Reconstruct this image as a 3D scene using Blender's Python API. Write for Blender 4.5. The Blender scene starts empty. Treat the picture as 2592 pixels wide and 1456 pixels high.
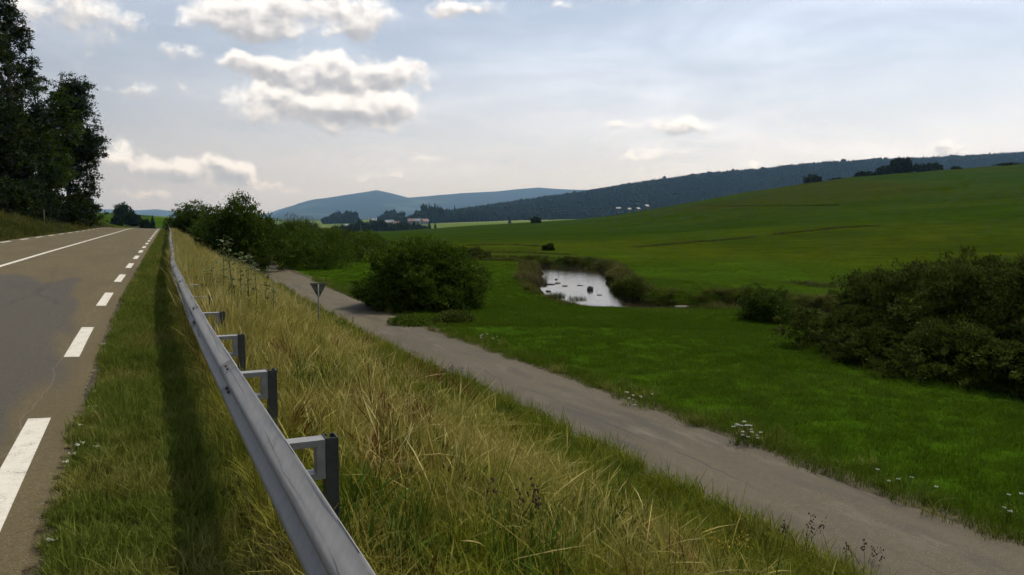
import bpy, math, random
import numpy as np
from mathutils import Vector, Matrix

R = math.radians
sc = bpy.context.scene
COL = sc.collection
rng = np.random.default_rng(7)
random.seed(7)

# ------------------------------------------------------------------ camera
F, CU, CV, HOR = 2016.0, 1296.0, 728.0, 548.0      # focal length and centre in photo pixels, horizon row
H = 1.75                                           # eye height above the road
PITCH = math.atan((CV - HOR) / F)
cam_d = bpy.data.cameras.new('camera')
cam_d.sensor_width = 36.0
cam_d.lens = 36.0 * F / 2592.0
cam_d.clip_start = 0.05
cam_d.clip_end = 40000
cam = bpy.data.objects.new('camera', cam_d)
COL.objects.link(cam)
cam.location = (0, 0, H)
cam.rotation_euler = (R(90) - PITCH, 0, 0)
sc.camera = cam

# ------------------------------------------------------------------ sun, sky, exposure
SUN_AZ, SUN_EL = R(52), R(57)                      # azimuth clockwise from +Y
sun_d = bpy.data.lights.new('sun', 'SUN')
sun_d.energy = 3.8
sun_d.angle = R(1.2)
sun_d.color = (1.0, 0.91, 0.76)
sun = bpy.data.objects.new('sun', sun_d)
COL.objects.link(sun)
sdir = Vector((math.sin(SUN_AZ) * math.cos(SUN_EL), math.cos(SUN_AZ) * math.cos(SUN_EL), math.sin(SUN_EL)))
sun.rotation_euler = (-sdir).to_track_quat('-Z', 'Y').to_euler()
sc.view_settings.view_transform = 'Standard'
sc.view_settings.look = 'None'
sc.view_settings.exposure = 0.08
sc.view_settings.gamma = 1.0
sc.view_settings.use_curve_mapping = False
sc.cycles.use_denoising = True
sc.cycles.use_adaptive_sampling = True
sc.cycles.adaptive_threshold = 0.03
sc.cycles.adaptive_min_samples = 12
sc.cycles.max_bounces = 5
sc.cycles.diffuse_bounces = 2
sc.cycles.glossy_bounces = 2
sc.cycles.transmission_bounces = 4
sc.cycles.transparent_max_bounces = 6
sc.cycles.volume_bounces = 0
sc.cycles.sample_clamp_indirect = 6.0

SKY_STRENGTH = 0.075
world = bpy.data.worlds.new('World')
sc.world = world
world.use_nodes = True


class NT:
    """small helper for node trees"""
    def __init__(self, tree):
        self.t = tree
        self.n = tree.nodes
        self.l = tree.links

    def node(self, typ, **kw):
        nd = self.n.new(typ)
        for k, v in kw.items():
            setattr(nd, k, v)
        return nd

    def put(self, sock, val):
        if val is None:
            return
        if isinstance(val, bpy.types.NodeSocket):
            self.l.new(val, sock)
        else:
            sock.default_value = val

    def math(self, op, a, b=None, c=None, clamp=False):
        nd = self.node('ShaderNodeMath', operation=op, use_clamp=clamp)
        for i, v in enumerate((a, b, c)):
            if v is not None:
                self.put(nd.inputs[i], v)
        return nd.outputs[0]

    def vmath(self, op, a, b=None, s=None):
        nd = self.node('ShaderNodeVectorMath', operation=op)
        self.put(nd.inputs[0], a)
        if b is not None:
            self.put(nd.inputs[1], b)
        if s is not None:
            self.put(nd.inputs['Scale'], s)
        return nd.outputs['Value'] if op in ('LENGTH', 'DOT_PRODUCT', 'DISTANCE') else nd.outputs[0]

    def noise(self, vec=None, scale=5.0, detail=4.0, rough=0.5, dist=0.0, color=False, dim='3D'):
        nd = self.node('ShaderNodeTexNoise', noise_dimensions=dim)
        if vec is not None:
            self.put(nd.inputs['Vector'], vec)
        nd.inputs['Scale'].default_value = scale
        nd.inputs['Detail'].default_value = detail
        nd.inputs['Roughness'].default_value = rough
        nd.inputs['Distortion'].default_value = dist
        return nd.outputs['Color'] if color else nd.outputs['Fac']

    def mapr(self, val, a, b, c=0.0, d=1.0, smooth=False):
        nd = self.node('ShaderNodeMapRange')
        if smooth:
            nd.interpolation_type = 'SMOOTHSTEP'
        self.put(nd.inputs[0], val)
        for i, v in enumerate((a, b, c, d)):
            self.put(nd.inputs[1 + i], v)
        return nd.outputs[0]

    def mix(self, fac, a, b, blend='MIX'):
        nd = self.node('ShaderNodeMix', data_type='RGBA', blend_type=blend)
        self.put(nd.inputs[0], fac)
        for s, v in ((nd.inputs[6], a), (nd.inputs[7], b)):
            if isinstance(v, tuple) and len(v) == 3:
                v = v + (1.0,)
            self.put(s, v)
        return nd.outputs[2]

    def ramp(self, fac, stops):
        nd = self.node('ShaderNodeValToRGB')
        self.put(nd.inputs[0], fac)
        el = nd.color_ramp.elements
        while len(el) < len(stops):
            el.new(0.5)
        for e, (p, c) in zip(el, stops):
            e.position = p
            e.color = tuple(c) + (1.0,)
        return nd.outputs[0]

    def xyz(self, v):
        nd = self.node('ShaderNodeSeparateXYZ')
        self.put(nd.inputs[0], v)
        return nd.outputs

    def comb(self, x=0.0, y=0.0, z=0.0):
        nd = self.node('ShaderNodeCombineXYZ')
        for i, v in enumerate((x, y, z)):
            self.put(nd.inputs[i], v)
        return nd.outputs[0]


def azel(u, v):
    """direction of a photo pixel as azimuth, elevation"""
    x, y = (u - CU) / F, -(v - CV) / F
    d = (x, math.cos(PITCH) + y * math.sin(PITCH), -math.sin(PITCH) + y * math.cos(PITCH))
    return math.atan2(d[0], d[1]), math.atan2(d[2], math.hypot(d[0], d[1]))


# cumulus clouds: photo position, half width, half height, thickness
CLOUDS = [
    (735, 178, 150, 44, 1.0), (880, 198, 170, 48, 1.0), (985, 200, 95, 30, .9), (640, 170, 90, 28, .8),
    (700, 262, 115, 42, 1.0), (860, 285, 190, 46, 1.05), (985, 272, 80, 34, .95), (1048, 178, 30, 15, .55),
    (310, 405, 52, 34, .85), (440, 432, 130, 30, .95), (545, 430, 100, 30, .95), (600, 446, 66, 24, .9),
    (570, 40, 110, 56, .95), (690, 36, 100, 52, 1.0), (905, 40, 100, 58, .9), (800, 10, 90, 40, .6), (830, 84, 120, 20, .5),
    (240, 40, 130, 70, .62), (80, 30, 120, 66, .6), (445, 130, 56, 26, .5), (330, 228, 66, 30, .52), (465, 222, 48, 24, .5),
    (1720, 318, 100, 30, .72), (1585, 318, 48, 18, .5), (1650, 388, 90, 26, .5), (1640, 410, 100, 16, .45), (1072, 413, 44, 13, .6),
    (2392, 384, 46, 30, .75), (970, 446, 80, 15, .42), (715, 474, 48, 18, .42), (1160, 12, 110, 24, .75), (1420, 18, 50, 18, .35),
    (360, 492, 120, 16, .4), (1905, 420, 30, 10, .5), (-150, 200, 130, 60, .8), (-300, 380, 220, 50, .9),
    (-700, 240, 260, 70, .9), (3050, 300, 150, 40, .7), (3600, 200, 260, 60, .8), (-1400, 330, 300, 70, .9), (2900, 60, 150, 50, .5),
]


def build_world():
    g = bpy.data.node_groups.new('cumulus_field', 'ShaderNodeTree')
    g.interface.new_socket('P', in_out='INPUT', socket_type='NodeSocketVector')
    g.interface.new_socket('D', in_out='OUTPUT', socket_type='NodeSocketFloat')
    g.interface.new_socket('Hgt', in_out='OUTPUT', socket_type='NodeSocketFloat')
    k = NT(g)
    gi = k.node('NodeGroupInput')
    go = k.node('NodeGroupOutput')
    P = gi.outputs[0]
    warp = k.noise(P, 16.0, 4.0, 0.55, color=True, dim='2D')
    w = k.vmath('SCALE', k.vmath('SUBTRACT', warp, (0.5, 0.5, 0.5)), s=0.040)
    Pw = k.vmath('ADD', P, w)
    px, py, _ = k.xyz(Pw)
    W = WH = 0.0
    for (u, v, hw, hh, a) in CLOUDS:
        az, el = azel(max(-6000, u), v)
        sx = 1.0 / (0.92 * hw / F * math.cos(az) ** 2)
        sy = 1.0 / (hh / F * math.cos(az))
        qx = k.math('MULTIPLY_ADD', px, sx, -az * sx)
        qy = k.math('MULTIPLY_ADD', py, sy, -el * sy)
        r = k.math('SQRT', k.math('MULTIPLY_ADD', qy, qy, k.math('MULTIPLY', qx, qx)))
        val = k.math('MAXIMUM', k.math('MULTIPLY_ADD', r, -a, 1.45 * a), 0.0)
        wt = k.math('MULTIPLY', val, val)
        W = k.math('ADD', wt, W)
        WH = k.math('MULTIPLY_ADD', wt, qy, WH)
    n2 = k.noise(k.vmath('MULTIPLY', P, (1.0, 1.35, 1.0)), 30.0, 6.0, 0.58, dim='2D')
    nn = k.math('MULTIPLY', k.math('SUBTRACT', n2, 0.5), 1.35)
    k.put(go.inputs[0], k.math('ADD', k.math('SUBTRACT', k.math('SQRT', W), 0.14), nn))
    k.put(go.inputs[1], k.math('DIVIDE', WH, k.math('ADD', W, 0.02)))

    t = NT(world.node_tree)
    t.n.clear()
    out = t.node('ShaderNodeOutputWorld')
    bg = t.node('ShaderNodeBackground')
    bg.inputs['Strength'].default_value = SKY_STRENGTH
    t.l.new(bg.outputs[0], out.inputs[0])
    sky = t.node('ShaderNodeTexSky', sky_type='NISHITA')
    sky.sun_disc = False
    sky.sun_elevation = SUN_EL
    sky.sun_rotation = SUN_AZ
    sky.altitude = 900
    sky.air_density = 1.0
    sky.dust_density = 2.0
    sky.ozone_density = 1.0
    tc = t.node('ShaderNodeTexCoord')
    D = tc.outputs['Generated']
    x, y, z = t.xyz(D)
    az = t.math('ARCTAN2', x, y)
    el = t.math('ARCSINE', z)
    P = t.comb(az, el, 0.0)

    gn = t.node('ShaderNodeGroup')
    gn.node_tree = g
    t.put(gn.inputs[0], P)
    d0, hgt = gn.outputs[0], gn.outputs[1]
    # relief of the billows: how much thicker the cloud is here than a little further towards the sun
    Pn = t.vmath('MULTIPLY', P, (1.0, 1.35, 1.0))
    r0 = t.noise(Pn, 30.0, 3.0, 0.5, dim='2D')
    r1 = t.noise(t.vmath('ADD', Pn, (0.005, 0.012, 0.0)), 30.0, 3.0, 0.5, dim='2D')
    rel = t.math('SUBTRACT', r0, r1)
    alpha = t.mapr(d0, 0.06, 0.70, smooth=True)
    alpha = t.math('MULTIPLY', alpha, 0.96)
    lit = t.math('ADD', t.math('MULTIPLY_ADD', hgt, 0.66, 0.50), t.math('MULTIPLY', rel, 1.25))
    # thin margins let the light through
    lit = t.math('ADD', lit, t.mapr(d0, 0.2, 1.15, 0.36, 0.0))
    k1 = 1.0 / SKY_STRENGTH
    ccol = t.ramp(lit, [(0.02, (.39, .395, .42)), (.32, (.50, .495, .505)), (.55, (.70, .675, .665)), (.80, (.93, .90, .865)), (1.0, (1.0, .98, .95))])
    cs = t.vmath('DOT_PRODUCT', D, tuple(sdir))
    ccol = t.vmath('SCALE', ccol, s=t.mapr(cs, 0.0, 0.8, k1 * 0.96, k1 * 1.2))
    # thin streaky high cloud and haze veil over the whole sky
    stretch = t.comb(t.math('MULTIPLY', x, 1.0), t.math('MULTIPLY', y, 1.0), t.math('MULTIPLY', z, 4.5))
    v1 = t.noise(stretch, 2.6, 5.0, 0.58, 0.6)
    v2 = t.noise(stretch, 7.0, 3.0, 0.55, 0.4)
    veil = t.mapr(t.math('MULTIPLY_ADD', v2, 0.30, v1), 0.50, 0.95, 0.36, 0.74, smooth=True)
    # the haze layer near the horizon is whiter
    hz = t.mapr(el, 0.0, 0.30, 0.40, 0.0, smooth=True)
    veil = t.math('MINIMUM', t.math('ADD', veil, hz), 0.9)
    # forward scattering: veil is brighter towards the sun
    fw = t.mapr(cs, -0.25, 0.80, 0.29, 1.15, smooth=True)
    tone = t.mix(t.mapr(el, 0.02, 0.25, smooth=True), (1.0, 0.965, 0.955), (0.86, 0.945, 1.10))
    vcol = t.vmath('SCALE', tone, s=t.math('MULTIPLY', fw, k1))
    base = t.mix(veil, sky.outputs[0], vcol)
    fin = t.mix(alpha, base, ccol)
    # below the horizon: plain ground-coloured air
    fin = t.mix(t.mapr(z, -0.02, 0.0), tuple(k1 * c for c in (0.25, 0.27, 0.25)), fin)
    t.l.new(fin, bg.inputs['Color'])
    world.cycles.sampling_method = 'MANUAL'
    world.cycles.sample_map_resolution = 512


build_world()

# ------------------------------------------------------------------ terrain functions
TH = R(-25.0)
DIR = np.array([math.sin(TH), math.cos(TH)])
NRM = np.array([math.cos(TH), -math.sin(TH)])


def sst(a, b, x):
    t = np.clip((np.asarray(x, float) - a) / (b - a), 0, 1)
    return t * t * (3 - 2 * t)


def cbend(s):
    s = np.asarray(s, float)
    t = np.clip((s - 3) / 24.0, 0, 1)
    return 0.03 * 24 * (t ** 3 - t ** 4 / 2) + 0.03 * np.maximum(0, s - 27)


def to_xy(s, X):
    s = np.asarray(s, float)
    q = np.asarray(X, float) + cbend(s)
    return s * DIR[0] + q * NRM[0], s * DIR[1] + q * NRM[1]


def to_sx(x, y):
    s = x * DIR[0] + y * DIR[1]
    return s, x * NRM[0] + y * NRM[1] - cbend(s)


def zroad(s):
    s = np.asarray(s, float)
    d = np.clip(s - 105, 0, 130)
    return -d * d / 5200.0 - np.maximum(0, s - 235) * 0.012


def esup(s):
    return 0.056 - 0.022 * np.clip((np.asarray(s, float) - 40) / 55, 0, 1)


def zpath(s):
    return -1.32 - 0.30 * sst(6, 30, s)


def vnoise(x, y, scale, seed=0):
    x = np.asarray(x, float) / scale
    y = np.asarray(y, float) / scale
    xi, yi = np.floor(x).astype(np.int64), np.floor(y).astype(np.int64)
    fx, fy = x - xi, y - yi
    fx, fy = fx * fx * (3 - 2 * fx), fy * fy * (3 - 2 * fy)

    def h(i, j):
        n = (i * 374761393 + j * 668265263 + seed * 974711) & 0x7fffffff
        n = ((n ^ (n >> 13)) * 1274126177) & 0x7fffffff
        return ((n ^ (n >> 16)) & 0xffff) / 65535.0
    a = h(xi, yi) * (1 - fx) + h(xi + 1, yi) * fx
    b = h(xi, yi + 1) * (1 - fx) + h(xi + 1, yi + 1) * fx
    return a * (1 - fy) + b * fy


def fbm(x, y, scale, seed=0, oct=4):
    r, a, tot = 0, 1.0, 0
    for o in range(oct):
        r = r + a * vnoise(x, y, scale / 2 ** o, seed + o * 17)
        tot += a
        a *= 0.5
    return r / tot


def at(u, v, z):
    """world point on the level z seen at photo pixel u, v"""
    x, y = (u - CU) / F, -(v - CV) / F
    d = np.array([x, math.cos(PITCH) + y * math.sin(PITCH), -math.sin(PITCH) + y * math.cos(PITCH)])
    t = (z - H) / d[2]
    return d[0] * t, d[1] * t


def ud(u, d):
    """ground point in the direction of photo column u, d metres ahead"""
    return (u - CU) / (F * math.cos(PITCH)) * d, d


# river centre line (photo column, metres ahead, half width)
WATER = -2.72
RIV = [(300, 92, 2.0), (700, 84, 2.0), (1000, 76, 2.0), (1190, 71, 1.8), (1330, 70.5, 1.7), (1410, 69.0, 2.0), (1448, 64, 2.3), (1452, 56, 2.1), (1455, 50, 2.05),
       (1462, 45, 2.0), (1490, 41, 1.9), (1570, 38.6, 1.7), (1700, 37.6, 1.5), (1850, 36.8, 1.6), (2000, 34.5, 1.6), (2250, 29.5, 1.6),
       (2600, 24.5, 1.6), (3200, 18, 1.6), (4500, 12, 1.6)]
RPTS = np.array([ud(u, d) for u, d, _ in RIV])
RHW = np.array([w for _, _, w in RIV])


def river_dist(x, y):
    """distance beyond the water's edge"""
    best = np.full(np.shape(x), 1e9)
    for i in range(len(RPTS) - 1):
        a, b = RPTS[i], RPTS[i + 1]
        ab = b - a
        t = np.clip(((x - a[0]) * ab[0] + (y - a[1]) * ab[1]) / (ab @ ab), 0, 1)
        dd = np.hypot(x - a[0] - t * ab[0], y - a[1] - t * ab[1]) - (RHW[i] + (RHW[i + 1] - RHW[i]) * t)
        best = np.minimum(best, dd)
    return best


SKU = [-9000, -1500, 0, 250, 300, 350, 430, 560, 700, 1000, 1200, 1450, 1560, 1700, 1900, 2045, 2150, 2400, 2592, 3000, 3600, 5000, 9000]
SKV = [500, 520, 534, 538, 540, 543, 549, 570, 600, 590, 573, 557, 545, 521, 484, 463, 449, 430, 415, 395, 380, 390, 420]
DTU = [-9000, 430, 700, 1000, 2592, 9000]
DTD = [600, 600, 420, 330, 350, 350]
D0U = [-9000, 430, 1440, 1900, 2592, 4000, 9000]
D0D = [120, 120, 92, 68, 46, 40, 40]
ZVU = [-9000, 430, 700, 1000, 1200, 1450, 1700, 3000, 9000]
ZVD = [-4, -6, -13, -13.5, -9, -5, -4, 2, 2]


def zfar(x, y):
    d = np.hypot(x, y)
    az = np.arctan2(x, y)
    u = CU + F * np.tan(np.clip(az, R(-72), R(72)))
    yd = np.maximum(d * np.cos(np.clip(az, R(-72), R(72))), 1.0)
    dt, d0 = np.interp(u, DTU, DTD), np.interp(u, D0U, D0D)
    zb = np.interp(u, [-9000, 200, 520, 9000], [1.5, 1.2, -2.0, -2.0])
    zt = H + dt * (HOR - np.interp(u, SKU, SKV)) / F
    t = np.clip((yd - d0) / (dt - d0), 0, 1)
    z = zb + (zt - zb) * t ** 1.38
    zv = np.interp(u, ZVU, ZVD)
    zv = zv + 2.5 * sst(1000, 1600, yd) * sst(760, 950, u) * (1 - sst(1500, 1700, u))
    z = z + (zv - z) * sst(0, 1, (yd - dt) / np.maximum(450.0, 0.5 * dt))
    return z + sst(90, 200, yd) * 0.5 * (fbm(x, y, 60, 5, 3) - 0.5)


def zground(x, y):
    x, y = np.asarray(x, float), np.asarray(y, float)
    s, X = to_sx(x, y)
    zr, e, zp = zroad(s), esup(s), zpath(s)
    zleft = zr + e * 7.6
    z = np.where(X < -0.5, zr + e * (-0.5 - X), zr)
    z = np.where(X < -8.1, zleft - 0.10 * sst(-8.1, -8.7, X) + 1.55 * sst(-8.9, -14.5, X) + 0.01 * np.maximum(0, -14 - X), z)
    emb = sst(0.8, 5.1, X) * 0.55 + np.clip((X - 0.9) / 4.0, 0, 1) * 0.45
    zr2 = zr * (1 - sst(3, 5, X))
    z = np.where(X > 0.5, zr2 - 0.02 * sst(.5, .9, X) + (zp - zr2 * 0) * emb, z)
    zm = zp - 0.03 + (-2.0 - zp + 0.03) * sst(8, 27, X)
    z = np.where(X > 5.1, np.where(X > 7.5, zm, zp), z)
    # sunk beds under the road and the path sheets
    z = z - 0.09 * sst(-8.05, -7.9, X) * sst(-0.60, -0.72, X) - 0.07 * sst(5.36, 5.52, X) * sst(7.4, 7.25, X)
    d = np.hypot(x, y)
    corr = sst(-24, -15, X) * (1 - sst(8, 34, X))
    wf = sst(72, 125, d) * (1 - corr) + corr * sst(170, 320, s)
    z = z + wf * (zfar(x, y) - z)
    # low shore in front of the pool
    q_ = ud(1470, 37.2)
    z = z - 0.52 * np.exp(-(((x - q_[0]) / 4.2) ** 2 + ((y - q_[1]) / 3.6) ** 2))
    q_ = ud(1700, 34.6)
    z = z - 0.42 * np.exp(-(((x - q_[0]) / 5.0) ** 2 + ((y - q_[1]) / 2.6) ** 2))
    # small unevenness of the grass land
    rough = sst(8.2, 10, X) + sst(-9, -11, X)
    z = z + np.clip(rough, 0, 1) * 0.10 * (fbm(x, y, 5, 3, 3) - 0.5)
    near = (d < 130) & (X > 9)
    rd = np.where(near, river_dist(np.where(near, x, 0), np.where(near, y, 0)), 99.0)
    rd = rd + 0.7 * (vnoise(x, y, 2.3, 9) - 0.5)
    bed = WATER - 0.35
    k = sst(-0.3, 1.1, rd)
    z = np.where(rd < 1.1, bed + (np.maximum(z, WATER + 0.25) - bed) * k, z)
    return z


def gz(x, y):
    return float(zground(np.array([x]), np.array([y]))[0])


def on_ground(u, v, dmin=2.0, dmax=3000.0):
    """first terrain point seen at photo pixel u, v"""
    x, y = (u - CU) / F, -(v - CV) / F
    d = np.array([x, math.cos(PITCH) + y * math.sin(PITCH), -math.sin(PITCH) + y * math.cos(PITCH)])
    t = np.geomspace(dmin, dmax, 4000)
    px, py, pz = d[0] * t, d[1] * t, H + d[2] * t
    below = np.nonzero(zground(px, py) >= pz)[0]
    i = below[0] if len(below) else len(t) - 1
    return px[i], py[i]


# ------------------------------------------------------------------ mesh helpers
def mesh_np(name, V, Fc, shade=None, smooth=False):
    V = np.asarray(V, np.float32)
    me = bpy.data.meshes.new(name)
    if isinstance(Fc, np.ndarray):
        k = Fc.shape[1]
        me.vertices.add(len(V))
        me.vertices.foreach_set('co', V.ravel())
        me.loops.add(Fc.size)
        me.loops.foreach_set('vertex_index', Fc.astype(np.int32).ravel())
        me.polygons.add(len(Fc))
        me.polygons.foreach_set('loop_start', np.arange(0, Fc.size, k, dtype=np.int32))
        me.polygons.foreach_set('loop_total', np.full(len(Fc), k, np.int32))
        me.update(calc_edges=True)
    else:
        me.from_pydata(V.tolist(), [], Fc)
        me.update()
    if shade is not None:
        at_ = me.attributes.new('shade', 'FLOAT', 'POINT')
        at_.data.foreach_set('value', np.asarray(shade, np.float32))
    if smooth:
        me.polygons.foreach_set('use_smooth', np.ones(len(me.polygons), bool))
    return me


def obj(name, me, mat=None, parent=None, link=True):
    o = bpy.data.objects.new(name, me)
    if mat is not None and me is not None and not me.materials:
        me.materials.append(mat)
    if link:
        COL.objects.link(o)
    if parent is not None:
        o.parent = parent
    return o


def tag(o, label=None, cat=None, group=None, kind=None):
    for k_, v_ in (('label', label), ('category', cat), ('group', group), ('kind', kind)):
        if v_:
            o[k_] = v_
    return o


def empty(name, loc, rz=0.0, scale=1.0):
    o = bpy.data.objects.new(name, None)
    o.empty_display_size = 0.2
    COL.objects.link(o)
    o.location = loc
    o.rotation_euler = (0, 0, rz)
    o.scale = (scale,) * 3 if not isinstance(scale, tuple) else scale
    return o


class MB:
    """collects vertices and faces of one mesh"""
    def __init__(self):
        self.V, self.F, self.S = [], [], []

    def add(self, V, Fc, shade=0.5):
        o = len(self.V)
        self.V += [tuple(v) for v in V]
        self.F += [tuple(i + o for i in f) for f in Fc]
        self.S += [shade] * len(V) if np.isscalar(shade) else list(shade)

    def box(self, x0, x1, y0, y1, z0, z1):
        self.add([(x0, y0, z0), (x1, y0, z0), (x1, y1, z0), (x0, y1, z0), (x0, y0, z1), (x1, y0, z1), (x1, y1, z1), (x0, y1, z1)],
                 [(0, 3, 2, 1), (4, 5, 6, 7), (0, 1, 5, 4), (1, 2, 6, 5), (2, 3, 7, 6), (3, 0, 4, 7)])

    def tube(self, pts, rad, n=6, shade=0.5, cap=True):
        pts = [Vector(p) for p in pts]
        if np.isscalar(rad):
            rad = [rad] * len(pts)
        V, Fc = [], []
        for i, p in enumerate(pts):
            t = (pts[min(i + 1, len(pts) - 1)] - pts[max(i - 1, 0)]).normalized()
            a = t.cross(Vector((0, 0, 1)) if abs(t.z) < 0.95 else Vector((1, 0, 0))).normalized()
            b = t.cross(a)
            for j in range(n):
                w = 2 * math.pi * j / n
                V.append(p + (a * math.cos(w) + b * math.sin(w)) * rad[i])
        for i in range(len(pts) - 1):
            for j in range(n):
                Fc.append((i * n + j, i * n + (j + 1) % n, (i + 1) * n + (j + 1) % n, (i + 1) * n + j))
        if cap:
            Fc.append(tuple(range(n - 1, -1, -1)))
            Fc.append(tuple((len(pts) - 1) * n + j for j in range(n)))
        self.add(V, Fc, shade)

    def mesh(self, name, smooth=False):
        return mesh_np(name, np.array(self.V), self.F, self.S, smooth)


# ------------------------------------------------------------------ materials
def material(name):
    m = bpy.data.materials.new(name)
    m.use_nodes = True
    t = NT(m.node_tree)
    bsdf = t.n['Principled BSDF']
    return m, t, bsdf, t.n['Material Output']


def simple(name, col, rough=0.7, var=0.15, scale=6.0, metal=0.0, spec=0.4, bump=0.0):
    m, t, b, o = material(name)
    tc = t.node('ShaderNodeTexCoord')
    n = t.noise(tc.outputs['Object'], scale, 5.0, 0.6)
    f = t.mapr(n, 0.25, 0.75, 1 - var, 1 + var)
    t.put(b.inputs['Base Color'], t.mix(1.0, tuple(col), t.comb(f, f, f), 'MULTIPLY'))
    b.inputs['Roughness'].default_value = rough
    b.inputs['Metallic'].default_value = metal
    b.inputs['Specular IOR Level'].default_value = spec
    if bump:
        bp = t.node('ShaderNodeBump')
        bp.inputs['Strength'].default_value = bump
        bp.inputs['Distance'].default_value = 0.02
        t.put(bp.inputs['Height'], n)
        t.l.new(bp.outputs[0], b.inputs['Normal'])
    return m


def leafy(name, stops, trans=0.35, rough=0.7, spec=0.05, tint=None, var=0.25):
    """leaves and blades: colour from the per-leaf value, the copy's random value and, if given, the patch tint"""
    m, t, b, o = material(name)
    a = t.node('ShaderNodeAttribute', attribute_name='shade')
    oi = t.node('ShaderNodeObjectInfo')
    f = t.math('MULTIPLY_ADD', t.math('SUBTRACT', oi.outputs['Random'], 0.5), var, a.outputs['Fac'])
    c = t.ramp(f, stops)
    if tint:
        ti = t.node('ShaderNodeAttribute', attribute_type='INSTANCER', attribute_name='tint')
        c2 = t.ramp(f, tint)
        c = t.mix(ti.outputs['Fac'], c, c2)
    t.put(b.inputs['Base Color'], c)
    b.inputs['Roughness'].default_value = rough
    b.inputs['Specular IOR Level'].default_value = spec
    tr = t.node('ShaderNodeBsdfTranslucent')
    t.put(tr.inputs['Color'], t.mix(0.35, c, (0.09, 0.12, 0.01)) if trans > 0.3 else c)
    ms = t.node('ShaderNodeMixShader')
    ms.inputs[0].default_value = trans
    t.l.new(b.outputs[0], ms.inputs[1])
    t.l.new(tr.outputs[0], ms.inputs[2])
    t.l.new(ms.outputs[0], o.inputs['Surface'])
    return m


GREEN = [(0.0, (.030, .050, .004)), (.5, (.076, .116, .010)), (1.0, (.14, .18, .03))]
STRAW = [(0.0, (.085, .062, .008)), (.45, (.23, .185, .040)), (.8, (.37, .31, .10)), (1.0, (.50, .43, .20))]
M = {}
M['verge'] = leafy('verge_grass_blades', GREEN, 0.35, tint=STRAW)
M['meadow'] = leafy('meadow_grass_blades', [(0, (.020, .049, .001)), (.5, (.039, .085, .001)), (1, (.064, .118, .003))], 0.4,
                    tint=[(0, (.04, .06, .004)), (.5, (.085, .105, .010)), (1, (.14, .14, .03))])
M['dry'] = leafy('dry_grass_blades', [(0, (.050, .062, .002)), (.5, (.125, .140, .008)), (1, (.21, .215, .022))], 0.3, tint=STRAW)
M['willow'] = leafy('willow_leaves', [(0, (.022, .042, .003)), (.5, (.055, .092, .007)), (1, (.105, .155, .018))], 0.28)
M['thicket'] = leafy('thicket_leaves', [(0, (.018, .026, .003)), (.5, (.046, .064, .008)), (1, (.10, .125, .026))], 0.3)
M['ash'] = leafy('ash_leaves', [(0, (.006, .012, .003)), (.5, (.016, .028, .006)), (1, (.035, .052, .012))], 0.22)
M['hawthorn'] = leafy('hawthorn_leaves', [(0, (.013, .027, .003)), (.5, (.036, .062, .006)), (1, (.075, .11, .015))], 0.28)
M['sapling'] = leafy('sapling_leaves', [(0, (.030, .050, .012)), (.5, (.062, .090, .026)), (1, (.12, .15, .065))], 0.25)
M['conifer'] = leafy('conifer_needles', [(0, (.006, .012, .006)), (.5, (.012, .021, .008)), (1, (.022, .034, .013))], 0.0, rough=0.9, spec=0.0,
                     tint=[(0, (.009, .016, .005)), (.5, (.018, .028, .008)), (1, (.030, .042, .012))])
M['sedge'] = leafy('sedge_blades', [(0, (.014, .022, .003)), (.5, (.036, .048, .006)), (1, (.075, .085, .016))], 0.25, tint=STRAW)
M['reed'] = leafy('reed_blades', [(0, (.035, .032, .012)), (.5, (.085, .072, .030)), (1, (.16, .13, .06))], 0.25)
M['bark'] = simple('bark', (.045, .036, .028), 0.9, 0.4, 9.0, bump=0.6)
M['stem'] = simple('brown_stem', (.045, .030, .020), 0.8, 0.3, 20.0)
M['white_flower'] = simple('white_petals', (.46, .48, .36), 0.8, 0.1, 30.0)
M['seed'] = simple('brown_seed_heads', (.050, .022, .014), 0.9, 0.3, 40.0)
M['yellow'] = simple('yellow_petals', (.45, .30, .03), 0.8, 0.2, 30.0)
M['stone'] = simple('river_stone', (.16, .145, .13), 0.75, 0.35, 5.0, bump=0.5)
M['dark_stone'] = simple('wet_stone', (.035, .030, .026), 0.45, 0.35, 5.0, bump=0.5)
M['post'] = simple('galvanised_post', (.058, .060, .058), 0.55, 0.3, 14.0, metal=0.5)
M['spacer'] = simple('galvanised_bracket', (.23, .228, .22), 0.5, 0.2, 14.0, metal=0.35)
M['bolt'] = simple('rusty_bolt', (.075, .062, .055), 0.6, 0.3, 50.0, metal=0.5)
M['sign_back'] = simple('grey_sign_back', (.11, .115, .09), 0.6, 0.15, 8.0, metal=0.2)
M['dark_metal'] = simple('dark_metal', (.035, .035, .035), 0.6, 0.2, 8.0)
M['wall'] = simple('pale_render', (.22, .21, .19), 0.9, 0.1, 0.6)
M['wall_white'] = simple('white_render', (.22, .215, .20), 0.9, 0.05, 0.6)
M['hut'] = simple('weathered_white_boards', (.17, .18, .165), 0.9, 0.1, 0.6)
M['roof_red'] = simple('red_tiles', (.16, .105, .085), 0.85, 0.2, 1.0)
M['roof_grey'] = simple('grey_sheet_roof', (.22, .225, .23), 0.7, 0.15, 1.0)


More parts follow.
